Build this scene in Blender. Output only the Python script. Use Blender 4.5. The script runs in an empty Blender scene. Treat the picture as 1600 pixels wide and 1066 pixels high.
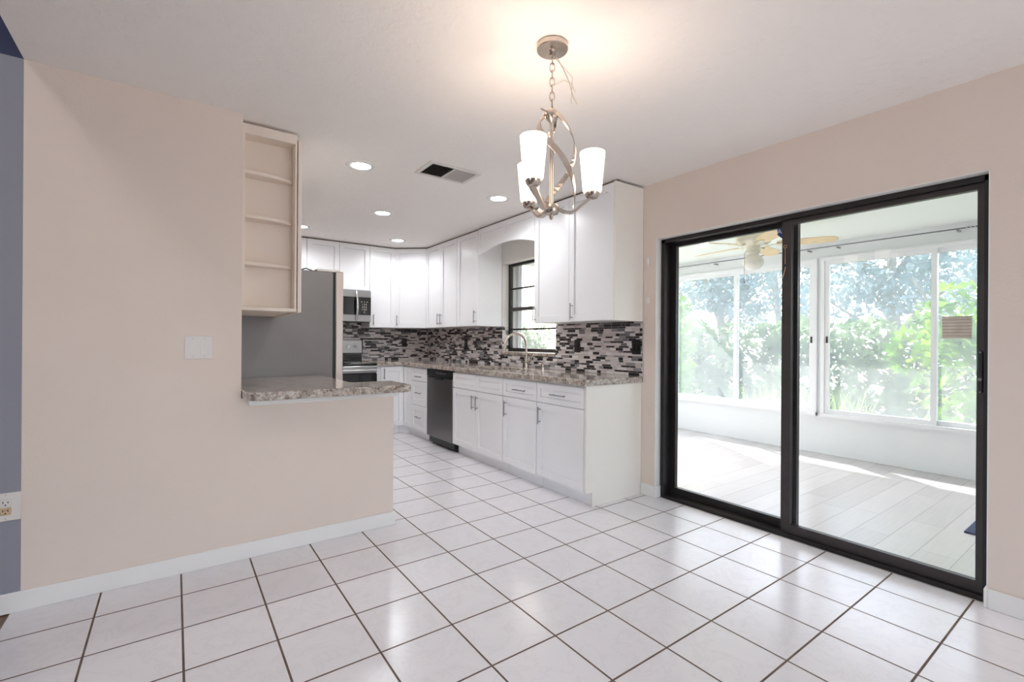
import bpy, bmesh, math, random
import numpy as np
from mathutils import Vector, Matrix

S = bpy.context.scene
COL = S.collection
PI = math.pi
random.seed(7)
RNG = np.random.default_rng(11)

# ------------------------------------------------------------------ camera
cam_d = bpy.data.cameras.new('camera')
cam = bpy.data.objects.new('camera', cam_d)
COL.objects.link(cam)
cam_d.sensor_fit = 'HORIZONTAL'
cam_d.sensor_width = 36.0
cam_d.lens = 36.0 * 733.9 / 1600.0
cam_d.clip_start = 0.02
cam_d.clip_end = 200
YAW, ROLL = math.radians(35.671), math.radians(0.3635)
_R = Vector((math.cos(YAW), -math.sin(YAW), 0)); _F = Vector((math.sin(YAW), math.cos(YAW), 0)); _U = Vector((0, 0, 1))
_X = _R * math.cos(ROLL) + _U * math.sin(ROLL); _Y = _U * math.cos(ROLL) - _R * math.sin(ROLL)
cam.matrix_world = Matrix(((_X.x, _Y.x, -_F.x, 0), (_X.y, _Y.y, -_F.y, 0), (_X.z, _Y.z, -_F.z, 1.22), (0, 0, 0, 1)))
S.camera = cam

# ------------------------------------------------------------------ world, sun, exposure
S.view_settings.view_transform = 'Standard'
S.view_settings.look = 'None'
S.view_settings.gamma = 1.0
S.view_settings.use_curve_mapping = False
S.view_settings.exposure = 0.08
try:
    S.cycles.max_bounces = 12
    S.cycles.diffuse_bounces = 8
    S.cycles.transparent_max_bounces = 16
    S.cycles.sample_clamp_indirect = 6.0
except Exception:
    pass
W = bpy.data.worlds.new('world'); S.world = W
W.use_nodes = True
wn = W.node_tree.nodes; wl = W.node_tree.links
bg = wn['Background']
sky = wn.new('ShaderNodeTexSky')
sky.sky_type = 'NISHITA'
sky.sun_disc = False
sky.sun_elevation = math.radians(42)
sky.sun_rotation = math.radians(30)
sky.air_density = 1.0; sky.dust_density = 3.0; sky.ozone_density = 1.0
mixw = wn.new('ShaderNodeMixRGB'); mixw.inputs[0].default_value = 0.55
mixw.inputs[2].default_value = (4.2, 4.4, 4.7, 1)
wl.new(sky.outputs[0], mixw.inputs[1]); wl.new(mixw.outputs[0], bg.inputs[0])
bg.inputs[1].default_value = 1.4

def add_light(name, kind, loc, energy, color=(1, 1, 1), **kw):
    d = bpy.data.lights.new(name, kind); d.energy = energy; d.color = color
    for k, v in kw.items():
        setattr(d, k, v)
    o = bpy.data.objects.new(name, d); COL.objects.link(o); o.location = loc
    return o
def aim(o, d):
    o.rotation_euler = Vector(d).to_track_quat('-Z', 'Y').to_euler()

sun = add_light('sun', 'SUN', (8, 12, 12), 12.0, (1.0, 0.96, 0.90), angle=math.radians(0.8))
aim(sun, (-0.58, -1.0, -1.04))
# fill lamps added at unseen openings behind and left of the camera, and an unseen lamp inferred high in the living room
L_left = add_light('fill_light_left', 'AREA', (-4.9, 0.3, 1.5), 1, (0.97, 0.98, 1.0), shape='RECTANGLE', size=1.8, size_y=2.0)
aim(L_left, (1, 0, 0))
L_rear = add_light('fill_light_rear', 'AREA', (1.2, -3.42, 1.45), 1, (1.0, 0.97, 0.94), shape='RECTANGLE', size=2.0, size_y=2.1)
aim(L_rear, (0, 1, 0.05))
L_liv = add_light('living_room_lamp', 'AREA', (-1.15, 0.6, 3.31), 8.5, (1.0, 0.96, 0.97), shape='DISK', size=0.30)
aim(L_liv, (0.25, 0.55, -1))

# ------------------------------------------------------------------ materials
def lin(r, g, b):
    f = lambda c: (c / 255) / 12.92 if c / 255 <= 0.04045 else ((c / 255 + 0.055) / 1.055) ** 2.4
    return (f(r), f(g), f(b), 1)
class NT:
    def __init__(self, m):
        self.t = m.node_tree; self.n = self.t.nodes; self.l = self.t.links
    def node(self, typ, **kw):
        x = self.n.new(typ)
        for k, v in kw.items():
            setattr(x, k, v)
        return x
    def link(self, a, b):
        self.l.new(a, b)
    def math(self, op, a, b=None, c=None):
        x = self.n.new('ShaderNodeMath'); x.operation = op
        for i, v in enumerate((a, b, c)):
            if v is None: continue
            if isinstance(v, (int, float)): x.inputs[i].default_value = v
            else: self.l.new(v, x.inputs[i])
        return x.outputs[0]
    def mix(self, fac, a, b, blend='MIX'):
        x = self.n.new('ShaderNodeMixRGB'); x.blend_type = blend
        for i, v in enumerate((fac, a, b)):
            if isinstance(v, (int, float)): x.inputs[i].default_value = v
            elif isinstance(v, tuple): x.inputs[i].default_value = v
            else: self.l.new(v, x.inputs[i])
        return x.outputs[0]
    def coords(self, kind='Object'):
        return self.n.new('ShaderNodeTexCoord').outputs[kind]
    def noise(self, vec, scale, detail=3, rough=0.55):
        x = self.n.new('ShaderNodeTexNoise'); x.inputs['Scale'].default_value = scale
        x.inputs['Detail'].default_value = detail; x.inputs['Roughness'].default_value = rough
        if vec is not None: self.l.new(vec, x.inputs['Vector'])
        return x
    def ramp(self, fac, stops, interp='LINEAR'):
        x = self.n.new('ShaderNodeValToRGB'); r = x.color_ramp; r.interpolation = interp
        while len(r.elements) > 1: r.elements.remove(r.elements[0])
        r.elements[0].position = stops[0][0]; r.elements[0].color = stops[0][1]
        for p, c in stops[1:]:
            e = r.elements.new(p); e.color = c
        self.l.new(fac, x.inputs[0]); return x.outputs[0]
    def bump(self, h, strength, dist, bsdf):
        x = self.n.new('ShaderNodeBump'); x.inputs['Strength'].default_value = strength
        x.inputs['Distance'].default_value = dist
        self.l.new(h, x.inputs['Height']); self.l.new(x.outputs[0], bsdf.inputs['Normal'])

def base(name, col, rough=0.5, metal=0.0, spec=0.5, var=0.0, vscale=6.0, bump=0.0, bscale=60.0, aniso=0.0, coat=0.0):
    m = bpy.data.materials.new(name); m.use_nodes = True
    t = NT(m); b = t.n['Principled BSDF']
    b.inputs['Base Color'].default_value = col
    b.inputs['Roughness'].default_value = rough; b.inputs['Metallic'].default_value = metal
    b.inputs['Specular IOR Level'].default_value = spec
    if coat: b.inputs['Coat Weight'].default_value = coat; b.inputs['Coat Roughness'].default_value = 0.1
    if aniso: b.inputs['Anisotropic'].default_value = aniso
    co = t.coords()
    if var:
        n = t.noise(co, vscale, 4)
        dark = tuple(c * (1 - var) for c in col[:3]) + (1,); lite = tuple(min(1, c * (1 + var)) for c in col[:3]) + (1,)
        t.link(t.ramp(n.outputs['Fac'], [(0.3, dark), (0.7, lite)]), b.inputs['Base Color'])
    if bump:
        n = t.noise(co, bscale, 4)
        t.bump(n.outputs['Fac'], bump, 0.01, b)
    return m

M = {}
M['cream'] = base('cream_wall_paint', lin(230, 216, 205), 0.62, var=0.012, vscale=2.5, bump=0.10, bscale=90)
M['wallwhite'] = base('white_kitchen_wall_paint', lin(232, 229, 225), 0.6, var=0.01, vscale=3)
M['blue'] = base('grey_blue_wall_paint', lin(146, 147, 158), 0.6, var=0.02, vscale=3, bump=0.08, bscale=90)
M['navy'] = base('navy_wall_paint', lin(52, 60, 92), 0.6, var=0.03, vscale=3)
M['trim'] = base('white_trim_paint', lin(238, 237, 234), 0.35, var=0.01, vscale=8)
M['cab'] = base('white_cabinet_paint', lin(243, 243, 245), 0.30, var=0.006, vscale=4)
M['cabside'] = base('warm_white_cabinet_side', lin(240, 236, 228), 0.35, var=0.008, vscale=4)
M['dark_gap'] = base('grey_backing', lin(150, 144, 138), 0.7)
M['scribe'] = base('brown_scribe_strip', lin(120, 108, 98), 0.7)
M['shelfcream'] = base('cream_shelf_paint', lin(238, 226, 214), 0.42, var=0.01, vscale=6)
M['black'] = base('black_plastic', lin(18, 18, 20), 0.35, var=0.1, vscale=9)
M['bglass'] = base('black_glass', lin(10, 10, 12), 0.06, coat=0.5)
M['bronze'] = base('dark_bronze_aluminium', lin(40, 36, 36), 0.38, 0.3, var=0.1, vscale=12)
M['bronze2'] = base('worn_bronze_aluminium', lin(66, 60, 60), 0.42, 0.3, var=0.1, vscale=12)
M['white_alu'] = base('white_aluminium', lin(236, 238, 242), 0.35, var=0.01, vscale=8)
M['knee'] = base('white_porch_paint', lin(232, 236, 238), 0.55, var=0.012, vscale=4, bump=0.05, bscale=50)
M['porch_ceiling'] = base('porch_ceiling_paint', lin(236, 240, 238), 0.6, var=0.01, vscale=3)
M['outlet_white'] = base('white_switch_plastic', lin(226, 222, 218), 0.35)
M['hole'] = base('dark_slot', lin(25, 20, 18), 0.6)
M['scorch'] = base('brown_scorched_plastic', lin(206, 182, 148), 0.5, var=0.35, vscale=70)
M['chrome'] = base('chrome', lin(220, 220, 222), 0.12, 1.0)
M['nickel_dark'] = base('brushed_pull_metal', lin(150, 150, 152), 0.28, 1.0, var=0.05, vscale=40)
M['fanwhite'] = base('ivory_fan_enamel', lin(232, 230, 214), 0.4, var=0.01, vscale=9)
M['fanblade'] = base('bleached_wood_blade', lin(228, 206, 168), 0.5, var=0.08, vscale=14)
M['rod'] = base('grey_curtain_rod', lin(120, 122, 126), 0.35, 0.7)
M['rodwhite'] = base('white_rod_ring', lin(210, 212, 214), 0.4)
M['wire'] = base('beige_lamp_wire', lin(196, 182, 164), 0.5)
M['bronzepin'] = base('brass_pin', lin(186, 150, 120), 0.35, 0.8)
M['blade_shade'] = base('vent_shade_dark', lin(60, 55, 52), 0.7)
M['vent'] = base('vent_enamel', lin(222, 219, 214), 0.45, var=0.01)
M['vent2'] = base('vent_slat_enamel', lin(196, 192, 188), 0.5, var=0.01)

def metal_brushed(name, col, rough, axis=2, dark=0.85):
    m = bpy.data.materials.new(name); m.use_nodes = True
    t = NT(m); b = t.n['Principled BSDF']
    b.inputs['Metallic'].default_value = 1.0; b.inputs['Roughness'].default_value = rough
    mp = t.node('ShaderNodeMapping'); sc = [90, 90, 90]; sc[axis] = 1.5; mp.inputs['Scale'].default_value = sc
    t.link(t.coords(), mp.inputs['Vector'])
    n = t.noise(mp.outputs[0], 6, 2)
    t.link(t.ramp(n.outputs['Fac'], [(0.3, tuple(c * dark for c in col[:3]) + (1,)), (0.7, col)]), b.inputs['Base Color'])
    t.bump(n.outputs['Fac'], 0.05, 0.002, b)
    return m
M['steel'] = metal_brushed('brushed_stainless_steel', lin(178, 178, 178), 0.30, 0)
M['dwsteel'] = metal_brushed('dark_stainless_steel', lin(142, 139, 139), 0.34, 2, 0.9)
M['nickel'] = metal_brushed('brushed_nickel', lin(206, 194, 184), 0.25, 2, 0.9)
M['fridge_steel'] = metal_brushed('stainless_fridge_door', lin(200, 190, 184), 0.36, 2, 0.95)
M['fridge_side'] = base('grey_fridge_enamel', lin(120, 116, 115), 0.38, 0.2, var=0.05, vscale=5, bump=0.06, bscale=250)

# textured ceiling
m = base('knockdown_ceiling_paint', lin(248, 244, 240), 0.75); t = NT(m); b = t.n['Principled BSDF']
co = t.coords(); n1 = t.noise(co, 11, 6, 0.65); n2 = t.noise(co, 26, 2)
h = t.math('ADD', t.math('MULTIPLY', t.math('SMOOTH_MIN', t.math('MAXIMUM', t.math('MULTIPLY', t.math('SUBTRACT', n1.outputs['Fac'], 0.56), 9.0), 0.0), 1.0, 0.2), 0.8), n2.outputs['Fac'])
t.bump(h, 0.30, 0.010, b); M['ceiling'] = m

# floor tile: 0.3136 m square, brown grout
m = base('white_ceramic_floor_tile', lin(240, 238, 240), 0.12); t = NT(m); b = t.n['Principled BSDF']
sp = t.node('ShaderNodeSeparateXYZ'); t.link(t.coords(), sp.inputs[0])
def cell(o, off, s):
    a = t.math('DIVIDE', t.math('SUBTRACT', o, off), s)
    return t.math('FLOOR', a), t.math('ABSOLUTE', t.math('SUBTRACT', t.math('FRACT', a), 0.5))
cxn, fx = cell(sp.outputs[0], 0.9733 - 0.31358 * 40, 0.31358); cyn, fy = cell(sp.outputs[1], 1.4714 - 0.31358 * 40, 0.31358)
mx = t.math('MAXIMUM', fx, fy)
gr = t.node('ShaderNodeMapRange'); gr.inputs[1].default_value = 0.4855; gr.inputs[2].default_value = 0.4890
t.link(mx, gr.inputs[0]); g = gr.outputs[0]
cv = t.node('ShaderNodeCombineXYZ'); t.link(cxn, cv.inputs[0]); t.link(cyn, cv.inputs[1])
wnz = t.node('ShaderNodeTexWhiteNoise'); wnz.noise_dimensions = '3D'; t.link(cv.outputs[0], wnz.inputs['Vector'])
shift = t.node('ShaderNodeVectorMath', operation='MULTIPLY_ADD'); t.link(wnz.outputs['Color'], shift.inputs[0])
shift.inputs[1].default_value = (9, 9, 9); t.link(t.coords(), shift.inputs[2])
n1 = t.noise(shift.outputs[0], 7, 6, 0.65); n1.inputs['Distortion'].default_value = 0.7
vein = t.ramp(n1.outputs['Fac'], [(0.0, lin(238, 236, 239)), (0.45, lin(238, 236, 239)), (0.485, lin(233, 231, 234)), (0.52, lin(238, 236, 239)), (1, lin(241, 240, 242))])
tone = t.math('MULTIPLY_ADD', wnz.outputs['Value'], 0.03, 0.955)
cc = t.node('ShaderNodeVectorMath', operation='SCALE'); t.link(vein, cc.inputs[0]); t.link(tone, cc.inputs['Scale'])
ng = t.noise(t.coords(), 14, 3); gcol = t.ramp(ng.outputs['Fac'], [(0.3, lin(84, 66, 56)), (0.7, lin(116, 96, 84))])
t.link(t.mix(g, cc.outputs[0], gcol), b.inputs['Base Color'])
t.link(t.math('MULTIPLY_ADD', g, 0.5, 0.21), b.inputs['Roughness'])
t.bump(t.math('SUBTRACT', 1.0, g), 0.35, 0.004, b); M['tile'] = m

# granite
m = base('speckled_granite', lin(170, 160, 152), 0.10, coat=0.3); t = NT(m); b = t.n['Principled BSDF']
co = t.coords(); v = t.node('ShaderNodeTexVoronoi'); v.inputs['Scale'].default_value = 95; t.link(co, v.inputs['Vector'])
sx = t.node('ShaderNodeSeparateXYZ'); t.link(v.outputs['Color'], sx.inputs[0])
c1 = t.ramp(sx.outputs[0], [(0.0, lin(44, 36, 34)), (0.16, lin(98, 74, 62)), (0.34, lin(160, 138, 122)), (0.5, lin(190, 180, 168)), (0.75, lin(208, 200, 190)), (1, lin(132, 128, 128))])
n = t.noise(co, 22, 4); c2 = t.ramp(n.outputs['Fac'], [(0.36, lin(104, 84, 74)), (0.5, lin(178, 168, 160)), (0.68, lin(222, 216, 206))])
t.link(t.mix(0.5, c1, c2), b.inputs['Base Color']); M['granite'] = m

# linear glass / stone mosaic.  u = the coordinate along the wall
def mosaic(name, ax):
    m = base(name, lin(160, 155, 152), 0.18); t = NT(m); b = t.n['Principled BSDF']
    sp = t.node('ShaderNodeSeparateXYZ'); t.link(t.coords(), sp.inputs[0])
    u, z = sp.outputs[ax], sp.outputs[2]
    P = 0.0405
    zz = t.math('DIVIDE', t.math('SUBTRACT', z, 0.94), P); k = t.math('FLOOR', zz); f = t.math('FRACT', zz)
    thin = t.math('GREATER_THAN', f, 0.64)
    row = t.math('MULTIPLY_ADD', k, 2.0, thin)
    w1 = t.node('ShaderNodeTexWhiteNoise'); w1.noise_dimensions = '1D'; t.link(row, w1.inputs['W'])
    uu = t.math('DIVIDE', t.math('ADD', u, t.math('MULTIPLY', w1.outputs['Value'], 3.0)), 0.155)
    ck = t.math('FLOOR', uu); cf = t.math('FRACT', uu)
    cv = t.node('ShaderNodeCombineXYZ'); t.link(ck, cv.inputs[0]); t.link(row, cv.inputs[1])
    w2 = t.node('ShaderNodeTexWhiteNoise'); w2.noise_dimensions = '3D'; t.link(cv.outputs[0], w2.inputs['Vector'])
    spl = t.math('MULTIPLY_ADD', w2.outputs['Value'], 0.46, 0.27)
    right = t.math('GREATER_THAN', cf, spl)
    cv2 = t.node('ShaderNodeCombineXYZ'); t.link(ck, cv2.inputs[0]); t.link(row, cv2.inputs[1]); t.link(t.math('ADD', right, 5.3), cv2.inputs[2])
    w3 = t.node('ShaderNodeTexWhiteNoise'); w3.noise_dimensions = '3D'; t.link(cv2.outputs[0], w3.inputs['Vector'])
    colr = t.ramp(w3.outputs['Value'], [(0, lin(24, 22, 28)), (0.31, lin(108, 108, 112)), (0.40, lin(142, 140, 142)), (0.50, lin(200, 191, 189)), (0.68, lin(216, 208, 206)), (0.9, lin(228, 224, 222))], 'CONSTANT')
    nz = t.noise(t.coords(), 60, 3)
    colr = t.mix(t.math('MULTIPLY', nz.outputs['Fac'], 0.10), colr, lin(140, 128, 124))
    # grout mask
    e1 = t.math('LESS_THAN', t.math('ABSOLUTE', t.math('SUBTRACT', cf, spl)), 0.009)
    e2 = t.math('LESS_THAN', cf, 0.014)
    e3 = t.math('LESS_THAN', f, 0.045); e4 = t.math('LESS_THAN', t.math('ABSOLUTE', t.math('SUBTRACT', f, 0.64)), 0.022)
    g = t.math('MAXIMUM', t.math('MAXIMUM', e1, e2), t.math('MAXIMUM', e3, e4))
    t.link(t.mix(g, colr, lin(178, 170, 168)), b.inputs['Base Color'])
    t.link(t.math('MULTIPLY_ADD', g, 0.5, 0.2), b.inputs['Roughness'])
    t.bump(t.math('SUBTRACT', 1.0, g), 0.3, 0.002, b)
    return m
M['mosaic_side'] = mosaic('strip_mosaic_tile', 1)
M['mosaic_back'] = mosaic('strip_mosaic_tile_back', 0)

# plank floors
def planks(name, c0, c1, wid, length, along, rough):
    m = base(name, c0, rough); t = NT(m); b = t.n['Principled BSDF']
    sp = t.node('ShaderNodeSeparateXYZ'); t.link(t.coords(), sp.inputs[0])
    a, o = sp.outputs[along], sp.outputs[1 - along]
    r = t.math('DIVIDE', o, wid); k = t.math('FLOOR', r); f = t.math('FRACT', r)
    w = t.node('ShaderNodeTexWhiteNoise'); w.noise_dimensions = '1D'; t.link(k, w.inputs['W'])
    q = t.math('ADD', t.math('DIVIDE', a, length), w.outputs['Value']); qk = t.math('FLOOR', q); qf = t.math('FRACT', q)
    cv = t.node('ShaderNodeCombineXYZ'); t.link(k, cv.inputs[0]); t.link(qk, cv.inputs[1])
    w2 = t.node('ShaderNodeTexWhiteNoise'); w2.noise_dimensions = '3D'; t.link(cv.outputs[0], w2.inputs['Vector'])
    mp = t.node('ShaderNodeMapping'); sc = [26, 26, 26]; sc[along] = 1.6; mp.inputs['Scale'].default_value = sc; t.link(t.coords(), mp.inputs['Vector'])
    n = t.noise(mp.outputs[0], 2.2, 5)
    fac = t.math('MULTIPLY_ADD', w2.outputs['Value'], 0.5, t.math('MULTIPLY', n.outputs['Fac'], 0.6))
    c = t.ramp(fac, [(0.2, c0), (0.8, c1)])
    g = t.math('MAXIMUM', t.math('LESS_THAN', f, 0.022), t.math('LESS_THAN', qf, 0.003))
    t.link(t.mix(t.math('MULTIPLY', g, 0.55), c, tuple(x * 0.45 for x in c0[:3]) + (1,)), b.inputs['Base Color'])
    return m
M['porch_floor'] = planks('grey_plank_floor', lin(186, 182, 181), lin(200, 196, 195), 0.17, 1.2, 0, 0.22)
M['living_floor'] = planks('brown_plank_floor', lin(82, 62, 46), lin(122, 96, 72), 0.12, 0.9, 1, 0.35)

def glass(name, refl=0.9, tint=(1, 1, 1, 1), veil=0.0):
    m = bpy.data.materials.new(name); m.use_nodes = True
    t = NT(m); t.n.remove(t.n['Principled BSDF']); out = t.n['Material Output']
    tr = t.node('ShaderNodeBsdfTransparent'); tr.inputs[0].default_value = tint
    gl = t.node('ShaderNodeBsdfGlossy'); gl.inputs['Roughness'].default_value = 0.01
    fr = t.node('ShaderNodeFresnel'); fr.inputs[0].default_value = 1.4
    geo = t.node('ShaderNodeNewGeometry')   # reflect once, on the outer face of the pane only
    mx = t.node('ShaderNodeMixShader'); t.link(t.math('MULTIPLY', t.math('MULTIPLY', fr.outputs[0], refl), t.math('SUBTRACT', 1.0, geo.outputs['Backfacing'])), mx.inputs[0])
    t.link(tr.outputs[0], mx.inputs[1]); t.link(gl.outputs[0], mx.inputs[2])
    last = mx
    if veil:  # pale haze of an insect screen put into the pane
        df = t.node('ShaderNodeBsdfDiffuse'); df.inputs[0].default_value = (0.58, 0.62, 0.66, 1)
        tl = t.node('ShaderNodeBsdfTranslucent'); tl.inputs[0].default_value = (0.58, 0.62, 0.66, 1)
        m2 = t.node('ShaderNodeMixShader'); m2.inputs[0].default_value = 0.75
        t.link(df.outputs[0], m2.inputs[1]); t.link(tl.outputs[0], m2.inputs[2])
        nz = t.noise(t.coords(), 5, 3)
        m3 = t.node('ShaderNodeMixShader'); t.link(t.math('MULTIPLY', t.math('MULTIPLY_ADD', nz.outputs['Fac'], veil * 0.4, veil * 0.8), t.math('SUBTRACT', 1.0, geo.outputs['Backfacing'])), m3.inputs[0])
        t.link(mx.outputs[0], m3.inputs[1]); t.link(m2.outputs[0], m3.inputs[2]); last = m3
    t.link(last.outputs[0], out.inputs[0])
    return m
M['glass'] = glass('clear_door_glass', 1.0)
M['winglass'] = glass('hazy_screened_window_glass', 0.7, (0.98, 0.99, 1, 1), 0.36)
M['kglass'] = glass('kitchen_window_glass', 0.7, (1, 1, 1, 1), 0.10)

def emit(name, col, strength, mixglossy=False):
    m = bpy.data.materials.new(name); m.use_nodes = True
    b = m.node_tree.nodes['Principled BSDF']
    b.inputs['Base Color'].default_value = (0.9, 0.88, 0.85, 1); b.inputs['Roughness'].default_value = 0.35
    b.inputs['Emission Color'].default_value = col; b.inputs['Emission Strength'].default_value = strength
    return m
M['shade'] = emit('lit_frosted_glass_shade', (1.0, 0.86, 0.70, 1), 3.3)
M['can'] = emit('lit_downlight_lens', (1.0, 0.99, 0.98, 1), 20)
M['fan_globe'] = base('frosted_white_globe', lin(238, 238, 232), 0.3)

def leafmat(name, c0, c1, trans=0.45):
    m = bpy.data.materials.new(name); m.use_nodes = True
    t = NT(m); t.n.remove(t.n['Principled BSDF']); out = t.n['Material Output']
    n = t.noise(t.coords(), 3.2, 4)
    c = t.ramp(n.outputs['Fac'], [(0.35, c0), (0.65, c1)])
    d = t.node('ShaderNodeBsdfDiffuse'); tl = t.node('ShaderNodeBsdfTranslucent')
    t.link(c, d.inputs[0]); t.link(c, tl.inputs[0])
    mx = t.node('ShaderNodeMixShader'); mx.inputs[0].default_value = trans
    t.link(d.outputs[0], mx.inputs[1]); t.link(tl.outputs[0], mx.inputs[2]); t.link(mx.outputs[0], out.inputs[0])
    return m
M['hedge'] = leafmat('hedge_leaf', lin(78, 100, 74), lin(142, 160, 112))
M['treeleaf'] = leafmat('hazed_tree_leaf', lin(120, 138, 142), lin(168, 182, 184))  # washed-out bluish haze put into the leaf colour
M['vine'] = leafmat('bright_vine_leaf', lin(78, 120, 44), lin(146, 180, 72))
M['weed'] = leafmat('grass_blade', lin(100, 122, 72), lin(160, 176, 110))
M['bark'] = base('pale_bark', lin(150, 142, 134), 0.85, var=0.2, vscale=12, bump=0.4, bscale=30)
M['lawn'] = base('dry_lawn', lin(110, 114, 88), 0.9, var=0.25, vscale=6)
M['mat_blue'] = base('blue_woven_doormat', lin(62, 82, 128), 0.9, var=0.3, vscale=70, bump=0.4, bscale=120)
M['mat_edge'] = base('dark_blue_mat_border', lin(40, 52, 86), 0.85, var=0.1, vscale=50)
M['sticker_blue'] = base('blue_sticker', lin(44, 70, 136), 0.4, var=0.03)
M['sticker_white'] = base('white_sticker_print', lin(225, 232, 244), 0.4)
# lined beige paper
m = base('lined_beige_paper', lin(205, 196, 182), 0.8); t = NT(m); b = t.n['Principled BSDF']
sp = t.node('ShaderNodeSeparateXYZ'); t.link(t.coords(), sp.inputs[0])
fz = t.math('FRACT', t.math('MULTIPLY', sp.outputs[2], 62.0)); ln = t.math('LESS_THAN', fz, 0.22)
nz = t.noise(t.coords(), 26, 4); c = t.ramp(nz.outputs['Fac'], [(0.3, lin(214, 203, 188)), (0.7, lin(236, 228, 215))])
t.link(t.mix(t.math('MULTIPLY', ln, 0.55), c, lin(140, 124, 110)), b.inputs['Base Color']); M['paper'] = m

# ------------------------------------------------------------------ mesh helpers
class MB:
    """collects shapes, becomes ONE mesh object"""
    def __init__(self):
        self.bm = bmesh.new()
    def box(self, x0, x1, y0, y1, z0, z1, bev=0.0, seg=1):
        r = bmesh.ops.create_cube(self.bm, size=1.0)
        vs = r['verts']
        for v in vs:
            v.co = Vector(((x0 + x1) / 2 + v.co.x * (x1 - x0), (y0 + y1) / 2 + v.co.y * (y1 - y0), (z0 + z1) / 2 + v.co.z * (z1 - z0)))
        if bev:
            es = list({e for v in vs for e in v.link_edges})
            bmesh.ops.bevel(self.bm, geom=es, offset=bev, segments=seg, affect='EDGES', profile=0.5)
        return self
    def prism(self, pts, axis, a, b, bev=0.0):
        """polygon pts extruded along axis from a to b; pts are the other two coords in xyz order"""
        def mk(p, c):
            return {'x': (c, p[0], p[1]), 'y': (p[0], c, p[1]), 'z': (p[0], p[1], c)}[axis]
        v0 = [self.bm.verts.new(mk(p, a)) for p in pts]; v1 = [self.bm.verts.new(mk(p, b)) for p in pts]
        n = len(pts); fs = [self.bm.faces.new(v0), self.bm.faces.new(v1)]
        for i in range(n):
            fs.append(self.bm.faces.new((v0[i], v0[(i + 1) % n], v1[(i + 1) % n], v1[i])))
        bmesh.ops.recalc_face_normals(self.bm, faces=fs)
        if bev:
            es = list({e for e in fs[0].edges} | {e for e in fs[1].edges})
            bmesh.ops.bevel(self.bm, geom=es, offset=bev, segments=2, affect='EDGES', profile=0.5)
        return self
    def cyl(self, p0, p1, r0, r1=None, n=16, cap=True):
        p0, p1 = Vector(p0), Vector(p1); r1 = r0 if r1 is None else r1
        d = p1 - p0
        q = d.to_track_quat('Z', 'Y').to_matrix().to_4x4()
        bmesh.ops.create_cone(self.bm, cap_ends=cap, cap_tris=False, segments=n, radius1=r0, radius2=r1, depth=d.length,
                              matrix=Matrix.Translation((p0 + p1) / 2) @ q)
        return self
    def sphere(self, c, r, sx=1, sy=1, sz=1, u=16, v=10):
        bmesh.ops.create_uvsphere(self.bm, u_segments=u, v_segments=v, radius=r,
                                  matrix=Matrix.Translation(c) @ Matrix.Diagonal((sx, sy, sz, 1)))
        return self
    def lathe(self, prof, c, n=28, close=False):
        """prof: list of (r,z); revolve about z at c"""
        rings = []
        for r, z in prof:
            if r < 1e-6:
                rings.append([self.bm.verts.new((c[0], c[1], c[2] + z))])
            else:
                rings.append([self.bm.verts.new((c[0] + r * math.cos(2 * PI * i / n), c[1] + r * math.sin(2 * PI * i / n), c[2] + z)) for i in range(n)])
        fs = []
        for a, b in zip(rings[:-1], rings[1:]):
            for i in range(n):
                j = (i + 1) % n
                if len(a) == 1 and len(b) == 1: continue
                if len(a) == 1: fs.append(self.bm.faces.new((a[0], b[j], b[i])))
                elif len(b) == 1: fs.append(self.bm.faces.new((a[i], a[j], b[0])))
                else: fs.append(self.bm.faces.new((a[i], a[j], b[j], b[i])))
        bmesh.ops.recalc_face_normals(self.bm, faces=fs)
        return self
    def tube(self, pts, r, n=10, cap=True):
        pts = [Vector(p) for p in pts]; rings = []
        rr = r if isinstance(r, (list, tuple)) else [r] * len(pts)
        up = Vector((0, 0, 1))
        prev = None
        for i, p in enumerate(pts):
            t_ = (pts[min(i + 1, len(pts) - 1)] - pts[max(i - 1, 0)]).normalized()
            if prev is None:
                a = t_.orthogonal().normalized()
            else:
                a = (prev - t_ * prev.dot(t_)).normalized()
            prev = a; b = t_.cross(a)
            rings.append([self.bm.verts.new(p + rr[i] * (a * math.cos(2 * PI * k / n) + b * math.sin(2 * PI * k / n))) for k in range(n)])
        fs = []
        for A, B in zip(rings[:-1], rings[1:]):
            for k in range(n):
                fs.append(self.bm.faces.new((A[k], A[(k + 1) % n], B[(k + 1) % n], B[k])))
        if cap:
            fs.append(self.bm.faces.new(rings[0])); fs.append(self.bm.faces.new(rings[-1]))
        bmesh.ops.recalc_face_normals(self.bm, faces=fs)
        return self
    def ribbon(self, pts, sides, w, th):
        """flat bar along pts; sides = unit vectors across the width"""
        pts = [Vector(p) for p in pts]; rings = []
        for i, p in enumerate(pts):
            t_ = (pts[min(i + 1, len(pts) - 1)] - pts[max(i - 1, 0)]).normalized()
            s = Vector(sides[i]); s = (s - t_ * s.dot(t_)).normalized(); nn = t_.cross(s)
            rings.append([self.bm.verts.new(p + s * a * w / 2 + nn * b * th / 2) for a, b in ((-1, -1), (1, -1), (1, 1), (-1, 1))])
        fs = []
        for A, B in zip(rings[:-1], rings[1:]):
            for k in range(4):
                fs.append(self.bm.faces.new((A[k], A[(k + 1) % 4], B[(k + 1) % 4], B[k])))
        fs.append(self.bm.faces.new(rings[0])); fs.append(self.bm.faces.new(rings[-1]))
        bmesh.ops.recalc_face_normals(self.bm, faces=fs)
        return self
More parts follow.
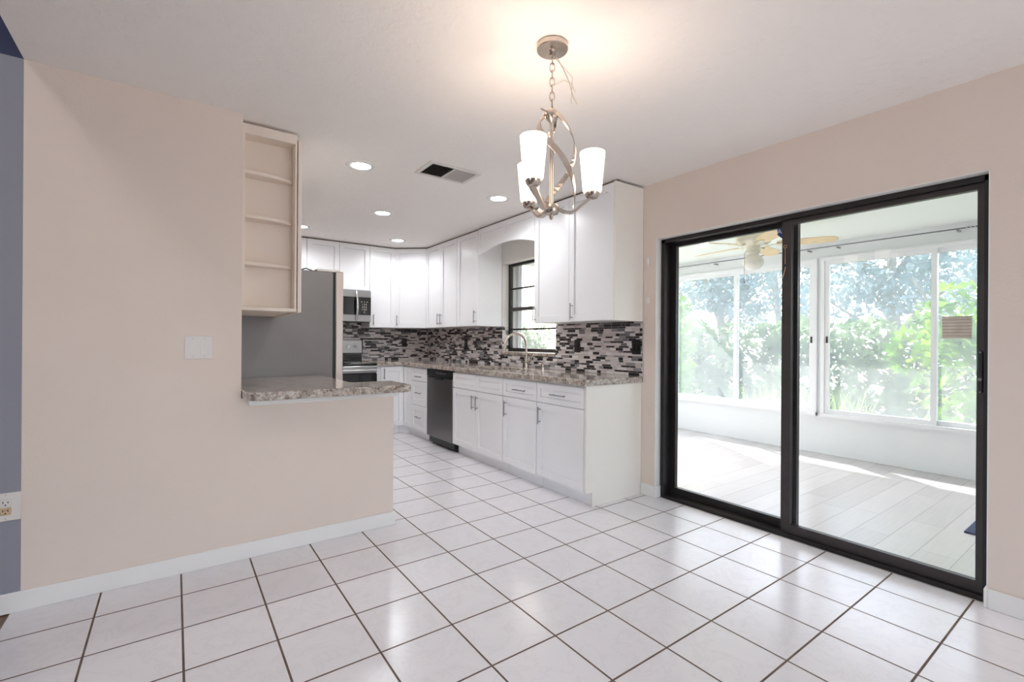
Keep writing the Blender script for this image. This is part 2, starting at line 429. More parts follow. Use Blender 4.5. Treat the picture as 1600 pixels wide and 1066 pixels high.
    def slab(self, xs, ys, keep, z0, z1, bev=0.0):
        """plan made of the grid cells for which keep(xmid, ymid) is true, extruded z0..z1"""
        vv = {}
        def V(i, j):
            if (i, j) not in vv: vv[(i, j)] = self.bm.verts.new((xs[i], ys[j], z0))
            return vv[(i, j)]
        fs = []
        for i in range(len(xs) - 1):
            for j in range(len(ys) - 1):
                if keep((xs[i] + xs[i + 1]) / 2, (ys[j] + ys[j + 1]) / 2):
                    fs.append(self.bm.faces.new((V(i, j), V(i + 1, j), V(i + 1, j + 1), V(i, j + 1))))
        r = bmesh.ops.extrude_face_region(self.bm, geom=fs)
        top = [g for g in r['geom'] if isinstance(g, bmesh.types.BMVert)]
        for v in top: v.co.z = z1
        bmesh.ops.recalc_face_normals(self.bm, faces=self.bm.faces[:])
        if bev:
            tops = set(top)
            es = [e for e in self.bm.edges if e.verts[0] in tops and e.verts[1] in tops and len(e.link_faces) == 2 and abs(e.link_faces[0].normal.dot(e.link_faces[1].normal)) < 0.5]
            bmesh.ops.bevel(self.bm, geom=es, offset=bev, segments=2, affect='EDGES', profile=0.5)
        return self
    def build(self, name, mat, parent=None, local=False, smooth=False):
        me = bpy.data.meshes.new(name)
        if parent is not None and not local:
            self.bm.transform(wmat(parent).inverted())
        self.bm.to_mesh(me); self.bm.free()
        if smooth:
            for p in me.polygons: p.use_smooth = True
            try: me.set_sharp_from_angle(angle=math.radians(38))
            except Exception: pass
        for mm in (mat if isinstance(mat, (list, tuple)) else [mat]):
            me.materials.append(M[mm])
        o = bpy.data.objects.new(name, me); COL.objects.link(o)
        if parent is not None: o.parent = parent
        return o
def wmat(o):
    m = Matrix.Translation(o.location) @ o.rotation_euler.to_matrix().to_4x4()
    return wmat(o.parent) @ m if o.parent else m
def tag(o, label=None, cat=None, group=None, kind=None):
    if label: o['label'] = label
    if cat: o['category'] = cat
    if group: o['group'] = group
    if kind: o['kind'] = kind
    return o
def thing(name, label, cat, loc=(0, 0, 0), rz=0.0, group=None, kind=None):
    o = bpy.data.objects.new(name, None); COL.objects.link(o)
    o.empty_display_size = 0.05
    o.location = loc; o.rotation_euler = (0, 0, rz)
    return tag(o, label, cat, group, kind)
def copy_tree(o, parent=None):
    c = o.copy(); COL.objects.link(c)
    if parent is not None: c.parent = parent
    for ch in list(o.children): copy_tree(ch, c)
    return c
def struct(name, mb, mat, parent=None):
    o = mb.build(name, mat, parent)
    if parent is None: o['kind'] = 'structure'
    return o
def text_part(name, body, size, mat, parent, world, align='CENTER'):
    cu = bpy.data.curves.new(name, 'FONT'); cu.body = body; cu.size = size; cu.extrude = 0.0004
    cu.align_x = align; cu.align_y = 'CENTER'
    cu.materials.append(M[mat])
    tmp = bpy.data.objects.new(name, cu); COL.objects.link(tmp)
    bpy.context.view_layer.update()
    me = bpy.data.meshes.new_from_object(tmp.evaluated_get(bpy.context.evaluated_depsgraph_get()))
    bpy.data.objects.remove(tmp); me.name = name
    o = bpy.data.objects.new(name, me); COL.objects.link(o); o.parent = parent
    o.matrix_local = wmat(parent).inverted() @ world
    return o

# ------------------------------------------------------------------ dimensions
H = 2.468            # dining and kitchen ceiling
XR = 3.06            # right (sink) wall face
YB = 6.40            # back wall face
YF = 2.985           # face of the wall with the pass-through
XK = 0.30            # kitchen left wall face / pass-through edge
XE = -0.555          # where the dining ceiling and cream paint end
HL = 3.5             # living room ceiling

# ------------------------------------------------------------------ the room
struct('floor', MB().box(-0.586, 3.10, -3.5, 6.52, -0.12, 0.0), 'tile')
struct('floor_living', MB().box(-5.1, -0.586, -3.5, 3.1, -0.12, -0.004), 'living_floor')
struct('ceiling', MB().box(XE, 3.2, -3.5, 6.52, H, HL), 'ceiling')
struct('ceiling_living', MB().box(-5.1, XE - 0.001, -3.62, 3.1, HL, HL + 0.1), 'ceiling')
mb = MB()
mb.prism([(XE, 0), (1.18, 0), (1.18, 0.893), (XK, 0.893), (XK, H), (XE, H)], 'y', YF, YF + 0.12)
struct('wall_front', mb, 'cream')
struct('wall_living', MB().box(-5.1, XE - 0.0005, YF + 0.001, YF + 0.12, 0, H), 'blue')
struct('wall_upper', MB().box(-5.1, XE - 0.0005, YF + 0.006, YF + 0.12, H + 0.0005, HL), 'navy')
struct('wall_kitchen', MB().box(XK - 0.12, XK, YF + 0.121, YB, 0, H), 'cream')
struct('wall_back', MB().box(XK - 0.12, 3.2, YB, YB + 0.12, 0, H), 'cream')
# rear wall and left wall of the living room with openings added to let in daylight
mb = MB()
for a in ((-5.1, 0.2, 0, HL), (2.2, 3.2, 0, H), (0.2, 2.2, 0, 0.35), (0.2, 2.2, 2.2, H)):
    mb.box(a[0], a[1], -3.62, -3.5, a[2], a[3])
struct('wall_rear', mb, 'cream')
mb = MB()
for a in ((-3.5, -0.6, 0, HL), (1.2, 2.985, 0, HL), (-0.6, 1.2, 0, 0.45), (-0.6, 1.2, 2.3, HL)):
    mb.box(-5.1, -5.0, a[0], a[1], a[2], a[3])
struct('wall_left', mb, 'blue')
# right wall: sliding door opening and kitchen window opening
DY0, DY1, DZ = 0.478, 2.335, 2.028
WY0, WY1, WZ0, WZ1 = 3.515, 4.455, 1.10, 2.105
mb = MB()
for y0, y1, z0, z1 in ((-3.5, DY0, 0, H), (DY0, DY1, DZ, H), (DY1, 2.47, 0, H)):
    mb.box(XR, XR + 0.19, y0, y1, z0, z1)
struct('wall_right', mb, 'cream')
mb = MB()
for y0, y1, z0, z1 in ((2.47, WY0, 0, H), (WY0, WY1, 0, WZ0), (WY0, WY1, WZ1, H), (WY1, YB, 0, H)):
    mb.box(XR, XR + 0.19, y0, y1, z0, z1)
struct('wall_sink', mb, 'wallwhite')
# door casing strips (white painted reveal of the opening)
mb = MB(); d = 0.004
mb.box(XR - 0.001, XR + 0.12, DY1 - d, DY1, 0.092, DZ); mb.box(XR - 0.001, XR + 0.12, DY0, DY0 + d, 0.0, DZ); mb.box(XR - 0.001, XR + 0.12, DY0, DY1, DZ - d, DZ)
struct('trim_1', mb, 'trim')
# baseboards
def bboard(mb, x0, x1, y0, y1, h=0.09):
    mb.box(x0, x1, y0, y1, 0.0, h, 0.004)
mb = MB(); bboard(mb, -0.66, 1.193, YF - 0.013, YF); bboard(mb, 1.18, 1.193, YF, YF + 0.12); struct('baseboard_front', mb, 'trim')
mb = MB(); bboard(mb, XR - 0.013, XR, -3.5, DY0); bboard(mb, XR - 0.013, XR + 0.10, DY0, DY0 + 0.012); struct('baseboard_right', mb, 'trim')
mb = MB(); bboard(mb, XR - 0.013, XR, DY1 - 0.012, 2.463); bboard(mb, XR - 0.013, XR + 0.09, DY1 - 0.014, DY1 - 0.002); struct('baseboard_corner', mb, 'trim')
# strip under the bar top
struct('trim_2', MB().box(0.335, 1.197, YF - 0.035, YF - 0.001, 0.852, 0.892, 0.003), 'trim')

# ------------------------------------------------------------------ cabinets
def shaker(mb, u0, u1, z0, z1, y0=-0.02, y1=0.0, st=0.058, rec=0.012):
    st = min(st, (z1 - z0) * 0.27, (u1 - u0) * 0.27)
    mb.box(u0, u0 + st, y0, y1, z0, z1); mb.box(u1 - st, u1, y0, y1, z0, z1)
    mb.box(u0 + st, u1 - st, y0, y1, z0, z0 + st); mb.box(u0 + st, u1 - st, y0, y1, z1 - st, z1)
    q = 0.0018; mb.box(u0 + st + q, u1 - st - q, y0 + rec, y1, z0 + st + q, z1 - st - q)
    return mb
HANDLES = {}
def handle(parent, u, z, vertical, L, y0=-0.02):
    key = (vertical, L)
    if key not in HANDLES:
        mb = MB(); o = 0.028
        if vertical:
            mb.cyl((0, -o, -L / 2), (0, -o, L / 2), 0.0052, n=10)
            for s in (-1, 1): mb.cyl((0, 0, s * L * 0.36), (0, -o, s * L * 0.36), 0.0042, n=8)
        else:
            mb.cyl((-L / 2, -o, 0), (L / 2, -o, 0), 0.0052, n=10)
            for s in (-1, 1): mb.cyl((s * L * 0.36, 0, 0), (s * L * 0.36, -o, 0), 0.0042, n=8)
        h = mb.build('handle', 'nickel_dark', parent, local=True, smooth=True); HANDLES[key] = h
    else:
        h = HANDLES[key].copy(); COL.objects.link(h); h.parent = parent
    h.location = (u, y0, z)
    return h
def front(root, kind, u0, u1, z0, z1, hd=None):
    p = shaker(MB(), u0, u1, z0, z1).build(kind, 'cab', root, local=True)
    if hd: handle(p, *hd)
    return p
def base_cab(label, loc, rz, w, fronts, group='base cabinets under the granite counter', depth=0.595, toe=True, top=0.892):
    r = thing('base_cabinet', label, 'cabinet', loc, rz, group)
    MB().box(0.001, w - 0.001, 0.0, depth, 0.106, top).build('carcass', 'cab', r, local=True)
    if top < 0.89: MB().box(0.001, w - 0.001, 0.0, 0.018, top, 0.892).build('face_rail', 'cab', r, local=True)
    if toe: MB().box(0.001, w - 0.001, 0.055, depth, 0.0, 0.105).build('toe_kick', 'cab', r, local=True)
    for f in fronts: front(r, *f)
    return r
XS = 2.46            # carcass front of the sink run; door faces at 2.44
R90 = -PI / 2
g = 0.0035
# cabinet at the end of the run
r1 = base_cab('white base cabinet with one drawer over one door at the open end of the run', (XS, 3.043, 0), R90, 0.554,
     [('drawer', g, 0.552, 0.722, 0.876, (0.281, 0.797, False, 0.175)), ('door', g, 0.552, 0.112, 0.7145, (0.050, 0.612, True, 0.14))])
mb = MB(); mb.prism([(XS - 0.019, 0.106), (2.508, 0.106), (2.508, 0.0), (XR - 0.003, 0.0), (XR - 0.003, 0.892), (XS - 0.019, 0.892)], 'y', 2.466, 2.486)
mb.build('end_panel', 'cabside', r1)
r2 = base_cab('narrower white base cabinet with drawer and door, between sink cabinet and end cabinet', (XS, 3.537, 0), R90, 0.492,
     [('drawer', g, 0.489, 0.722, 0.876, (0.27, 0.794, False, 0.175)), ('door', g, 0.489, 0.112, 0.7145, (0.055, 0.611, True, 0.14))])
r3 = base_cab('wide white double door base cabinet under the sink, two blank drawer fronts', (XS, 4.489, 0), R90, 0.950,
     [('drawer_front', g, 0.474, 0.722, 0.876, None), ('drawer_front', 0.476, 0.947, 0.722, 0.876, None),
      ('door', g, 0.4735, 0.112, 0.7145, (0.437, 0.603, True, 0.14)), ('door', 0.4765, 0.947, 0.112, 0.7145, (0.513, 0.603, True, 0.14))], top=0.700)
r4 = base_cab('narrow white base cabinet of three stacked drawers left of dishwasher', (XS, 5.569, 0), R90, 0.440,
     [('drawer', g, 0.437, 0.722, 0.876, (0.22, 0.775, False, 0.15)), ('drawer', g, 0.437, 0.423, 0.7145, (0.22, 0.575, False, 0.15)), ('drawer', g, 0.437, 0.112, 0.416, (0.22, 0.275, False, 0.15))])
# corner base cabinet
YBB = 5.85           # carcass front of the back run (door faces at 5.83)
rc = thing('corner_base_cabinet', 'white L-shaped corner base cabinet with two narrow doors between range and drawers', 'cabinet', (XS, YBB, 0), 0, 'base cabinets under the granite counter')
MB().slab([2.072, XS, XR - 0.003], [5.571, YBB, YB - 0.003], lambda x, y: not (x < XS and y < YBB), 0.106, 0.892).build('carcass', 'cab', rc)
mb = MB(); mb.prism([(2.072, 5.905), (2.40, 5.905), (2.515, 5.79), (2.515, 5.571), (XR - 0.01, 5.571), (XR - 0.01, YB - 0.01), (2.072, YB - 0.01)], 'z', 0.0, 0.105)
mb.build('toe_kick', 'cab', rc)
dh = thing('door', None, None, (0, 0, 0), 0); dh.parent = rc
bpy.data.objects.remove(dh)
d1 = shaker(MB(), 2.135, 2.437, 0.112, 0.876, YBB - 0.02, YBB).build('door', 'cab', rc)
hh = MB(); hh.cyl((2.172, YBB - 0.048, 0.72), (2.172, YBB - 0.048, 0.86), 0.0052, n=10)
for z in (0.74, 0.84): hh.cyl((2.172, YBB - 0.02, z), (2.172, YBB - 0.048, z), 0.0042, n=8)
hh.build('handle', 'nickel_dark', d1, smooth=True)
mb = MB(); st = 0.055; y0, y1 = 5.573, 5.827
for a in ((y0, y0 + st, 0.112, 0.876, 0), (y1 - st, y1, 0.112, 0.876, 0), (y0 + st, y1 - st, 0.112, 0.112 + st, 0), (y0 + st, y1 - st, 0.876 - st, 0.876, 0), (y0 + st, y1 - st, 0.112 + st, 0.876 - st, 0.01)):
    mb.box(XS - 0.02 + a[4], XS, a[0], a[1], a[2], a[3])
mb.build('door', 'cab', rc)

# countertop (sink run + back run) with the sink cut-out
SX0, SX1, SY0, SY1 = 2.53, 2.90, 3.66, 4.40
xs = [2.072, 2.415, SX0, SX1, XR - 0.002]; ys = [2.452, SY0, SY1, 5.805, YB - 0.002]
def keep(x, y):
    if x < 2.415 and y < 5.805: return False
    return not (SX0 < x < SX1 and SY0 < y < SY1)
ct = MB().slab(xs, ys, keep, 0.8945, 0.94, 0.006).build('countertop', 'granite')
tag(ct, 'long L-shaped speckled granite countertop along the sink wall and corner', 'countertop')
# sink bowl
mb = MB(); a = 0.004
z0, z1 = 0.72, 0.8925
sk = thing('kitchen_sink', 'stainless steel undermount sink set in the granite under the window', 'sink', ((SX0 + SX1) / 2, (SY0 + SY1) / 2, z0))
X0, X1, Y0, Y1 = SX0 - 0.005, SX1 + 0.005, SY0 - 0.005, SY1 + 0.005
mb.box(X0, X1, Y0, Y1, z0, z0 + a); mb.box(X0, X0 + a, Y0, Y1, z0, z1); mb.box(X1 - a, X1, Y0, Y1, z0, z1); mb.box(X0, X1, Y0, Y0 + a, z0, z1); mb.box(X0, X1, Y1 - a, Y1, z0, z1)
mb.build('basin', 'steel', sk)
MB().lathe([(0, 0.006), (0.03, 0.006), (0.042, 0.004), (0.045, 0.001)], ((SX0 + SX1) / 2, (SY0 + SY1) / 2, z0 + a)).build('drain', 'chrome', sk, smooth=True)

# faucet
fxx, fyy = 2.985, 3.90
fa = thing('faucet', 'brushed nickel gooseneck faucet standing behind the sink', 'faucet', (fxx, fyy, 0.94))
MB().lathe([(0, 0), (0.028, 0), (0.028, 0.006), (0.020, 0.012), (0.019, 0.075), (0.015, 0.085), (0, 0.085)], (fxx, fyy, 0.9405)).build('base', 'nickel', fa, smooth=True)
pts = [(fxx, fyy, 1.02), (fxx, fyy, 1.10), (fxx, fyy, 1.165)]
for k in range(1, 13):
    an = PI * k / 12 * 0.94; rad = 0.135
    pts.append((fxx - rad + rad * math.cos(an), fyy - 0.0 * k, 1.165 + rad * math.sin(an)))
e = Vector(pts[-1]); pts.append((e.x - 0.006, e.y, e.z - 0.03))
MB().tube(pts, 0.0125, 12).build('spout', 'nickel', fa, smooth=True)
p = Vector(pts[-1]); MB().cyl((p.x, p.y, p.z + 0.004), (p.x - 0.012, p.y, p.z - 0.06), 0.0145, 0.0175, 14).build('spray_head', 'nickel', fa, smooth=True)
MB().cyl((fxx, fyy - 0.015, 1.0), (fxx, fyy - 0.055, 1.005), 0.012, n=12).tube([(fxx, fyy - 0.05, 1.005), (fxx + 0.005, fyy - 0.075, 1.03), (fxx + 0.02, fyy - 0.10, 1.085)], [0.008, 0.007, 0.006], 8).build('lever', 'nickel', fa, smooth=True)
sd = thing('soap_dispenser', 'small nickel soap dispenser pump right of the faucet', 'soap dispenser', (2.98, 3.62, 0.94))
MB().lathe([(0, 0), (0.02, 0), (0.02, 0.02), (0.011, 0.028), (0.011, 0.05), (0, 0.052)], (2.98, 3.62, 0.9405)).build('base', 'nickel', sd, smooth=True)
MB().tube([(2.98, 3.62, 0.985), (2.97, 3.62, 0.997), (2.93, 3.62, 0.99)], 0.006, 8).build('nozzle', 'nickel', sd, smooth=True)

# dishwasher
dwy0, dwy1 = 4.495, 5.122
dw = thing('dishwasher', 'dark stainless dishwasher with black control strip between base cabinets', 'dishwasher', (XS, (dwy0 + dwy1) / 2, 0))
MB().box(2.47, XR - 0.05, dwy0 + 0.005, dwy1 - 0.005, 0.03, 0.888).build('tub_body', 'black', dw)
dd = MB().box(2.437, 2.468, dwy0 + 0.003, dwy1 - 0.003, 0.105, 0.795, 0.004).build('door', 'dwsteel', dw)
MB().box(2.433, 2.468, dwy0 + 0.003, dwy1 - 0.003, 0.812, 0.886, 0.003).build('control_panel', 'black', dw)
MB().box(2.452, 2.468, dwy0 + 0.003, dwy1 - 0.003, 0.796, 0.811).build('seam', 'hole', dw)
mb = MB(); yc = (dwy0 + dwy1) / 2
pf = [(dwy0 + 0.03, 0.80), (yc - 0.10, 0.80), (yc - 0.085, 0.775), (yc + 0.085, 0.775), (yc + 0.10, 0.80), (dwy1 - 0.03, 0.80), (dwy1 - 0.03, 0.813), (dwy0 + 0.03, 0.813)]
mb.prism(pf, 'x', 2.430, 2.437); mb.build('pocket_handle', 'black', dw)
MB().box(2.515, 2.54, dwy0 + 0.005, dwy1 - 0.005, 0.0, 0.10).build('toe_kick', 'black', dw)
for k in range(5): MB().box(2.4315, 2.433, yc - 0.16 + k * 0.05, yc - 0.14 + k * 0.05, 0.845, 0.851).build('button', 'vent2', dw)

# upper cabinets
ZU0, ZU1 = 1.386, 2.452
def upper(label, loc, rz, w, fronts, depth=0.305, z0=ZU0, side=None):
    r = thing('wall_cabinet', label, 'cabinet', loc, rz, 'wall cabinets up to the ceiling')
    MB().box(0.001, w - 0.001, 0.0, depth, z0, ZU1).build('carcass', 'cab', r, local=True)
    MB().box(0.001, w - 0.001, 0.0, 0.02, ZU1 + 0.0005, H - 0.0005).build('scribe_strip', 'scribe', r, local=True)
    for f in fronts: front(r, *f)
    return r
XU = 2.752
dz0, dz1 = ZU0 + 0.003, ZU1 - 0.006
uA = upper('tall white wall cabinet with two doors right of the arched valance', (XU, 3.456, 0), R90, 0.999,
      [('door', g, 0.474, dz0, dz1, (0.020, 1.472, True, 0.14)), ('door', 0.478, 0.977, dz0, dz1, (0.525, 1.472, True, 0.14))])
MB().box(XU - 0.021, XR - 0.003, 2.4565, 2.4765, ZU0 - 0.002, ZU1).build('end_panel', 'cabside', uA)
upper('tall white single door wall cabinet just left of the arched valance', (XU, 4.943, 0), R90, 0.478, [('door', g, 0.475, dz0, dz1, (0.435, 1.49, True, 0.14))])
upper('tall white two door wall cabinet between the corner cabinet and single door cabinet', (XU, 5.79, 0), R90, 0.845,
      [('door', g, 0.4205, dz0, dz1, (0.385, 1.49, True, 0.14)), ('door', 0.4245, 0.842, dz0, dz1, (0.460, 1.49, True, 0.14))])
# diagonal corner cabinet
YU = 6.082           # carcass front of back wall uppers
pA, pB = Vector((XU, 5.793)), Vector((2.415, YU))
dirv = (pA - pB); wlen = dirv.length; ang = math.atan2(dirv.y, dirv.x)
cc_ = thing('wall_cabinet', 'tall white wall cabinet set diagonally across the kitchen corner', 'cabinet', (pB.x, pB.y, 0), ang, 'wall cabinets up to the ceiling')
MB().prism([(pB.x, pB.y), (pA.x, pA.y), (XR - 0.003, pA.y), (XR - 0.003, YB - 0.003), (pB.x, YB - 0.003)], 'z', ZU0, ZU1).build('carcass', 'cab', cc_)
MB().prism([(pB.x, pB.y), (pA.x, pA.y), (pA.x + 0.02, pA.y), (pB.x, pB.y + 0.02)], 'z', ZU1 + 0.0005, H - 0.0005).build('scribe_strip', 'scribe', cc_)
front(cc_, 'door', 0.006, wlen - 0.012, dz0, dz1, (0.04, 1.487, True, 0.14))
upper('tall white single door wall cabinet between microwave and corner', (2.062, YU, 0), 0, 0.350, [('door', g, 0.345, dz0, dz1, (0.045, 1.487, True, 0.14))])
upper('short white two door wall cabinet directly above the microwave', (1.292, YU, 0), 0, 0.768, [('door', g, 0.382, 1.863, dz1, None), ('door', 0.386, 0.765, 1.863, dz1, None)], z0=1.858)
upper('white wall cabinet on the back wall left of the microwave, partly behind refrigerator', (0.62, YU, 0), 0, 0.670, [('door', g, 0.333, dz0, dz1, None), ('door', 0.337, 0.667, dz0, dz1, None)])

# arched valance over the window
va = thing('arched_valance', 'white arched valance panel bridging the wall cabinets above the window', 'valance', (XU, 3.96, 2.3))
ya, yb = 3.459, 4.461
def arch(y): return 2.236 - 0.075 * ((y - 3.96) / 0.5) ** 2
def arch2(y): return 2.236 - 0.075 * ((y - 3.96) / 0.5) ** 2 + 0.083 - 0.028 * abs(y - 3.96) / 0.46
N = 24
yy = [ya + (yb - ya) * i / N for i in range(N + 1)]
MB().prism([(y, arch(y)) for y in yy] + [(yb, ZU1), (ya, ZU1)], 'x', 2.742, 2.752).build('arch_board', 'cab', va)
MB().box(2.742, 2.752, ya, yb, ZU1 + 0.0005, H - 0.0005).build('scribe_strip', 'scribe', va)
mb = MB()
mb.prism([(y, arch(y)) for y in yy] + [(y, arch2(y)) for y in reversed(yy)], 'x', 2.732, 2.7415)
mb.box(2.732, 2.7415, ya, yb, 2.395, ZU1)
for a, b_ in ((ya, ya + 0.04), (3.93, 3.99), (yb - 0.04, yb)):
    mb.box(2.7322, 2.7414, a, b_, arch2(min(a, b_) if abs(a - 3.96) > abs(b_ - 3.96) else b_) - 0.02, 2.396)
mb.build('arch_frame', 'cab', va)

# left kitchen wall: cabinet whose end is an open corner shelf
sc = thing('wall_cabinet', 'cream wall cabinet with open curved end shelves beside the pass-through wall', 'cabinet', (XK, 3.06, ZU0))
sx0, sx1, sy0, sy1 = XK + 0.003, 0.594, 3.06, 3.165
MB().box(sx0, sx1, sy1 + 0.0005, 3.90, ZU0 + 0.004, ZU1 - 0.002).build('carcass', 'shelfcream', sc)
mb = MB()
mb.box(sx0, sx0 + 0.018, sy0, sy1, ZU0 + 0.022, ZU1); mb.box(sx1 - 0.010, sx1, sy0, sy1, ZU0 + 0.022, ZU1)
mb.box(sx0 + 0.018, sx1 - 0.010, sy0, sy1, 2.396, ZU1)
mb.build('shelf_frame', 'shelfcream', sc)
MB().box(sx0, sx1 + 0.001, sy0 - 0.004, sy1, ZU0, ZU0 + 0.021, 0.003).build('bottom_board', 'shelfcream', sc)
def shelf_poly():
    p = [(sx0 + 0.018, sy1), (sx0 + 0.018, sy0 + 0.008)]
    for k in range(0, 9):
        a_ = PI / 2 * k / 8
        p.append((sx0 + 0.05 + (sx1 - 0.011 - sx0 - 0.05) * math.sin(a_), sy1 - 0.012 - (sy1 - 0.012 - sy0 - 0.008) * math.cos(a_)))
    p.append((sx1 - 0.011, sy1))
    return p
for z in (2.172, 1.918, 1.648):
    MB().prism(shelf_poly(), 'z', z, z + 0.02, 0.003).build('shelf', 'shelfcream', sc)
dl = MB().box(0.600, 0.622, 3.062, 3.478, ZU0 - 0.002, 2.43, 0.002).build('door', 'shelfcream', sc)
dl2 = MB().box(0.600, 0.622, 3.482, 3.898, ZU0 - 0.002, 2.43, 0.002).build('door', 'shelfcream', sc)
for dd_, yh in ((dl, 3.44), (dl2, 3.52)):
    h_ = MB().cyl((0.650, yh, 1.41), (0.650, yh, 1.55), 0.0052, n=10)
    for z in (1.43, 1.53): h_.cyl((0.622, yh, z), (0.650, yh, z), 0.0042, n=8)
    h_.build('handle', 'nickel_dark', dd_, smooth=True)

# peninsula: base cabinet behind the half wall and the granite bar
pen = thing('base_cabinet', 'white base cabinet behind the half wall under the granite bar', 'cabinet', (0.905, 3.11, 0), PI / 2, 'base cabinets under the granite counter')
MB().box(0.002, 0.80, 0.0, 0.60, 0.106, 0.892).build('carcass', 'cab', pen, local=True)
MB().box(0.002, 0.80, 0.055, 0.60, 0.0, 0.105).build('toe_kick', 'cab', pen, local=True)
for u0, u1, hu in ((0.004, 0.399, 0.36), (0.403, 0.797, 0.44)):
    front(pen, 'door', u0, u1, 0.112, 0.7145, (hu, 0.61, True, 0.14)); front(pen, 'drawer', u0, u1, 0.722, 0.876, ((u0 + u1) / 2, 0.797, False, 0.175))
bt = MB()
pl = [(XK + 0.003, 3.914), (XK + 0.003, YF + 0.0)]
pl = [(XK + 0.003, 3.914), (XK + 0.003, 2.87)]
for k in range(9):
    a_ = PI + PI / 2 * k / 8; pl.append((XK + 0.003 + 0.085 + 0.085 * math.cos(a_), 2.865 + 0.085 * math.sin(a_)))
pl += [(1.195, 2.78), (1.222, 2.80), (1.222, 3.135), (0.965, 3.135), (0.945, 3.16), (0.945, 3.914)]
bt.prism(pl, 'z', 0.8945, 0.94, 0.006)
b_ = bt.build('bar_top', 'granite'); tag(b_, 'granite bar top with rounded corner on the half wall, reaching back to the refrigerator', 'countertop')

# refrigerator
FY0, FY1, FX = 3.925, 4.75, 1.045
fr = thing('refrigerator', 'grey sided refrigerator with stainless doors standing behind the granite bar', 'refrigerator', (0.7, 4.33, 0))
MB().box(0.335, FX - 0.008, FY0, FY1, 0.02, 1.765, 0.004).build('body', 'fridge_side', fr)
MB().box(FX - 0.008, FX + 0.012, FY0 + 0.012, FY1 - 0.012, 0.08, 1.758).build('door_gasket', 'black', fr)
up1 = MB().box(FX + 0.012, FX + 0.072, FY0 - 0.004, (FY0 + FY1) / 2 - 0.002, 0.72, 1.775, 0.006).build('door', 'fridge_steel', fr)
up2 = MB().box(FX + 0.012, FX + 0.072, (FY0 + FY1) / 2 + 0.002, FY1 + 0.004, 0.72, 1.775, 0.006).build('door', 'fridge_steel', fr)
lo = MB().box(FX + 0.012, FX + 0.072, FY0 - 0.004, FY1 + 0.004, 0.09, 0.71, 0.006).build('freezer_drawer', 'fridge_steel', fr)
ym = (FY0 + FY1) / 2
for p_, s in ((up1, -1), (up2, 1)):
    MB().tube([(FX + 0.072, ym + s * 0.05, 0.85), (FX + 0.115, ym + s * 0.05, 0.88), (FX + 0.115, ym + s * 0.05, 1.58), (FX + 0.072, ym + s * 0.05, 1.61)], 0.011, 10).build('handle', 'steel', p_, smooth=True)
MB().tube([(FX + 0.072, FY0 + 0.1, 0.62), (FX + 0.115, FY0 + 0.13, 0.62), (FX + 0.115, FY1 - 0.13, 0.62), (FX + 0.072, FY1 - 0.1, 0.62)], 0.011, 10).build('handle', 'steel', lo, smooth=True)
for ys_ in (FY0 + 0.02, FY1 - 0.10):
    MB().box(FX - 0.13, FX + 0.05, ys_, ys_ + 0.08, 1.766, 1.790, 0.006).build('hinge_cover', 'vent2', fr)
MB().tube([(0.80, FY0 + 0.06, 1.770), (0.84, FY0 + 0.05, 1.786), (0.90, FY0 + 0.06, 1.770), (0.93, FY0 + 0.05, 1.782), (0.97, FY0 + 0.07, 1.772)], 0.005, 8).build('water_line', 'black', fr, smooth=True)
MB().box(0.60, 0.72, FY0 + 0.05, FY0 + 0.16, 1.766, 1.783, 0.006).build('top_cap', 'fridge_side', fr)
for x_ in (0.42, 0.95):
    for y_ in (FY0 + 0.08, FY1 - 0.08):
        MB().cyl((x_, y_, 0.0), (x_, y_, 0.021), 0.02, n=12).build('foot', 'black', fr)
uf = thing('wall_cabinet', 'shallow cream wall cabinet above the refrigerator', 'cabinet', (XK, 3.92, 1.86), 0, 'wall cabinets up to the ceiling')
MB().box(XK + 0.003, 0.594, 3.904, 4.76, 1.86, ZU1 - 0.002).build('carcass', 'shelfcream', uf)
for y0_, y1_ in ((3.906, 4.329), (4.333, 4.758)):
    MB().box(0.600, 0.620, y0_, y1_, 1.862, 2.43, 0.002).build('door', 'shelfcream', uf)

# range
RX0, RX1, RY = 1.304, 2.066, 5.775
rg = thing('range_stove', 'stainless steel range with black glass cooktop below the microwave', 'stove', ((RX0 + RX1) / 2, 6.08, 0))
MB().box(RX0, RX1, RY + 0.03, YB - 0.005, 0.03, 0.905).build('body', 'black', rg)
MB().box(RX0, RX1, RY - 0.004, 6.31, 0.906, 0.932, 0.006).build('cooktop', 'bglass', rg)
bgd = MB().box(RX0, RX1 - 0.02, 6.315, YB - 0.006, 0.906, 1.06).build('backguard', 'bglass', rg)
bp = MB().prism([(6.30, 1.05), (6.315, 1.215), (YB - 0.006, 1.225), (YB - 0.006, 1.05)], 'x', RX0, RX1 - 0.02)
bp = bp.build('control_panel', 'steel', rg)
MB().box(RX1 - 0.021, RX1 - 0.012, 6.298, YB - 0.006, 1.045, 1.228).build('panel_end_cap', 'black', rg)
for x_ in (1.38, 1.46, 1.86, 1.945):
    MB().cyl((x_, 6.309, 1.135), (x_, 6.275, 1.132), 0.026, 0.022, 18).build('knob', 'chrome', bp, smooth=True)
MB().box(1.55, 1.78, 6.298, 6.306, 1.10, 1.18).build('clock_display', 'bglass', bp)
od = MB().box(RX0 + 0.003, RX1 - 0.003, RY, RY + 0.028, 0.24, 0.80).build('oven_door', 'bglass', rg)
MB().box(RX0 + 0.003, RX1 - 0.003, RY - 0.006, RY + 0.028, 0.815, 0.90, 0.004).build('door_top_band', 'steel', rg)
hb = MB().cyl((RX0 + 0.03, RY - 0.045, 0.845), (RX1 - 0.03, RY - 0.045, 0.845), 0.014, n=14)
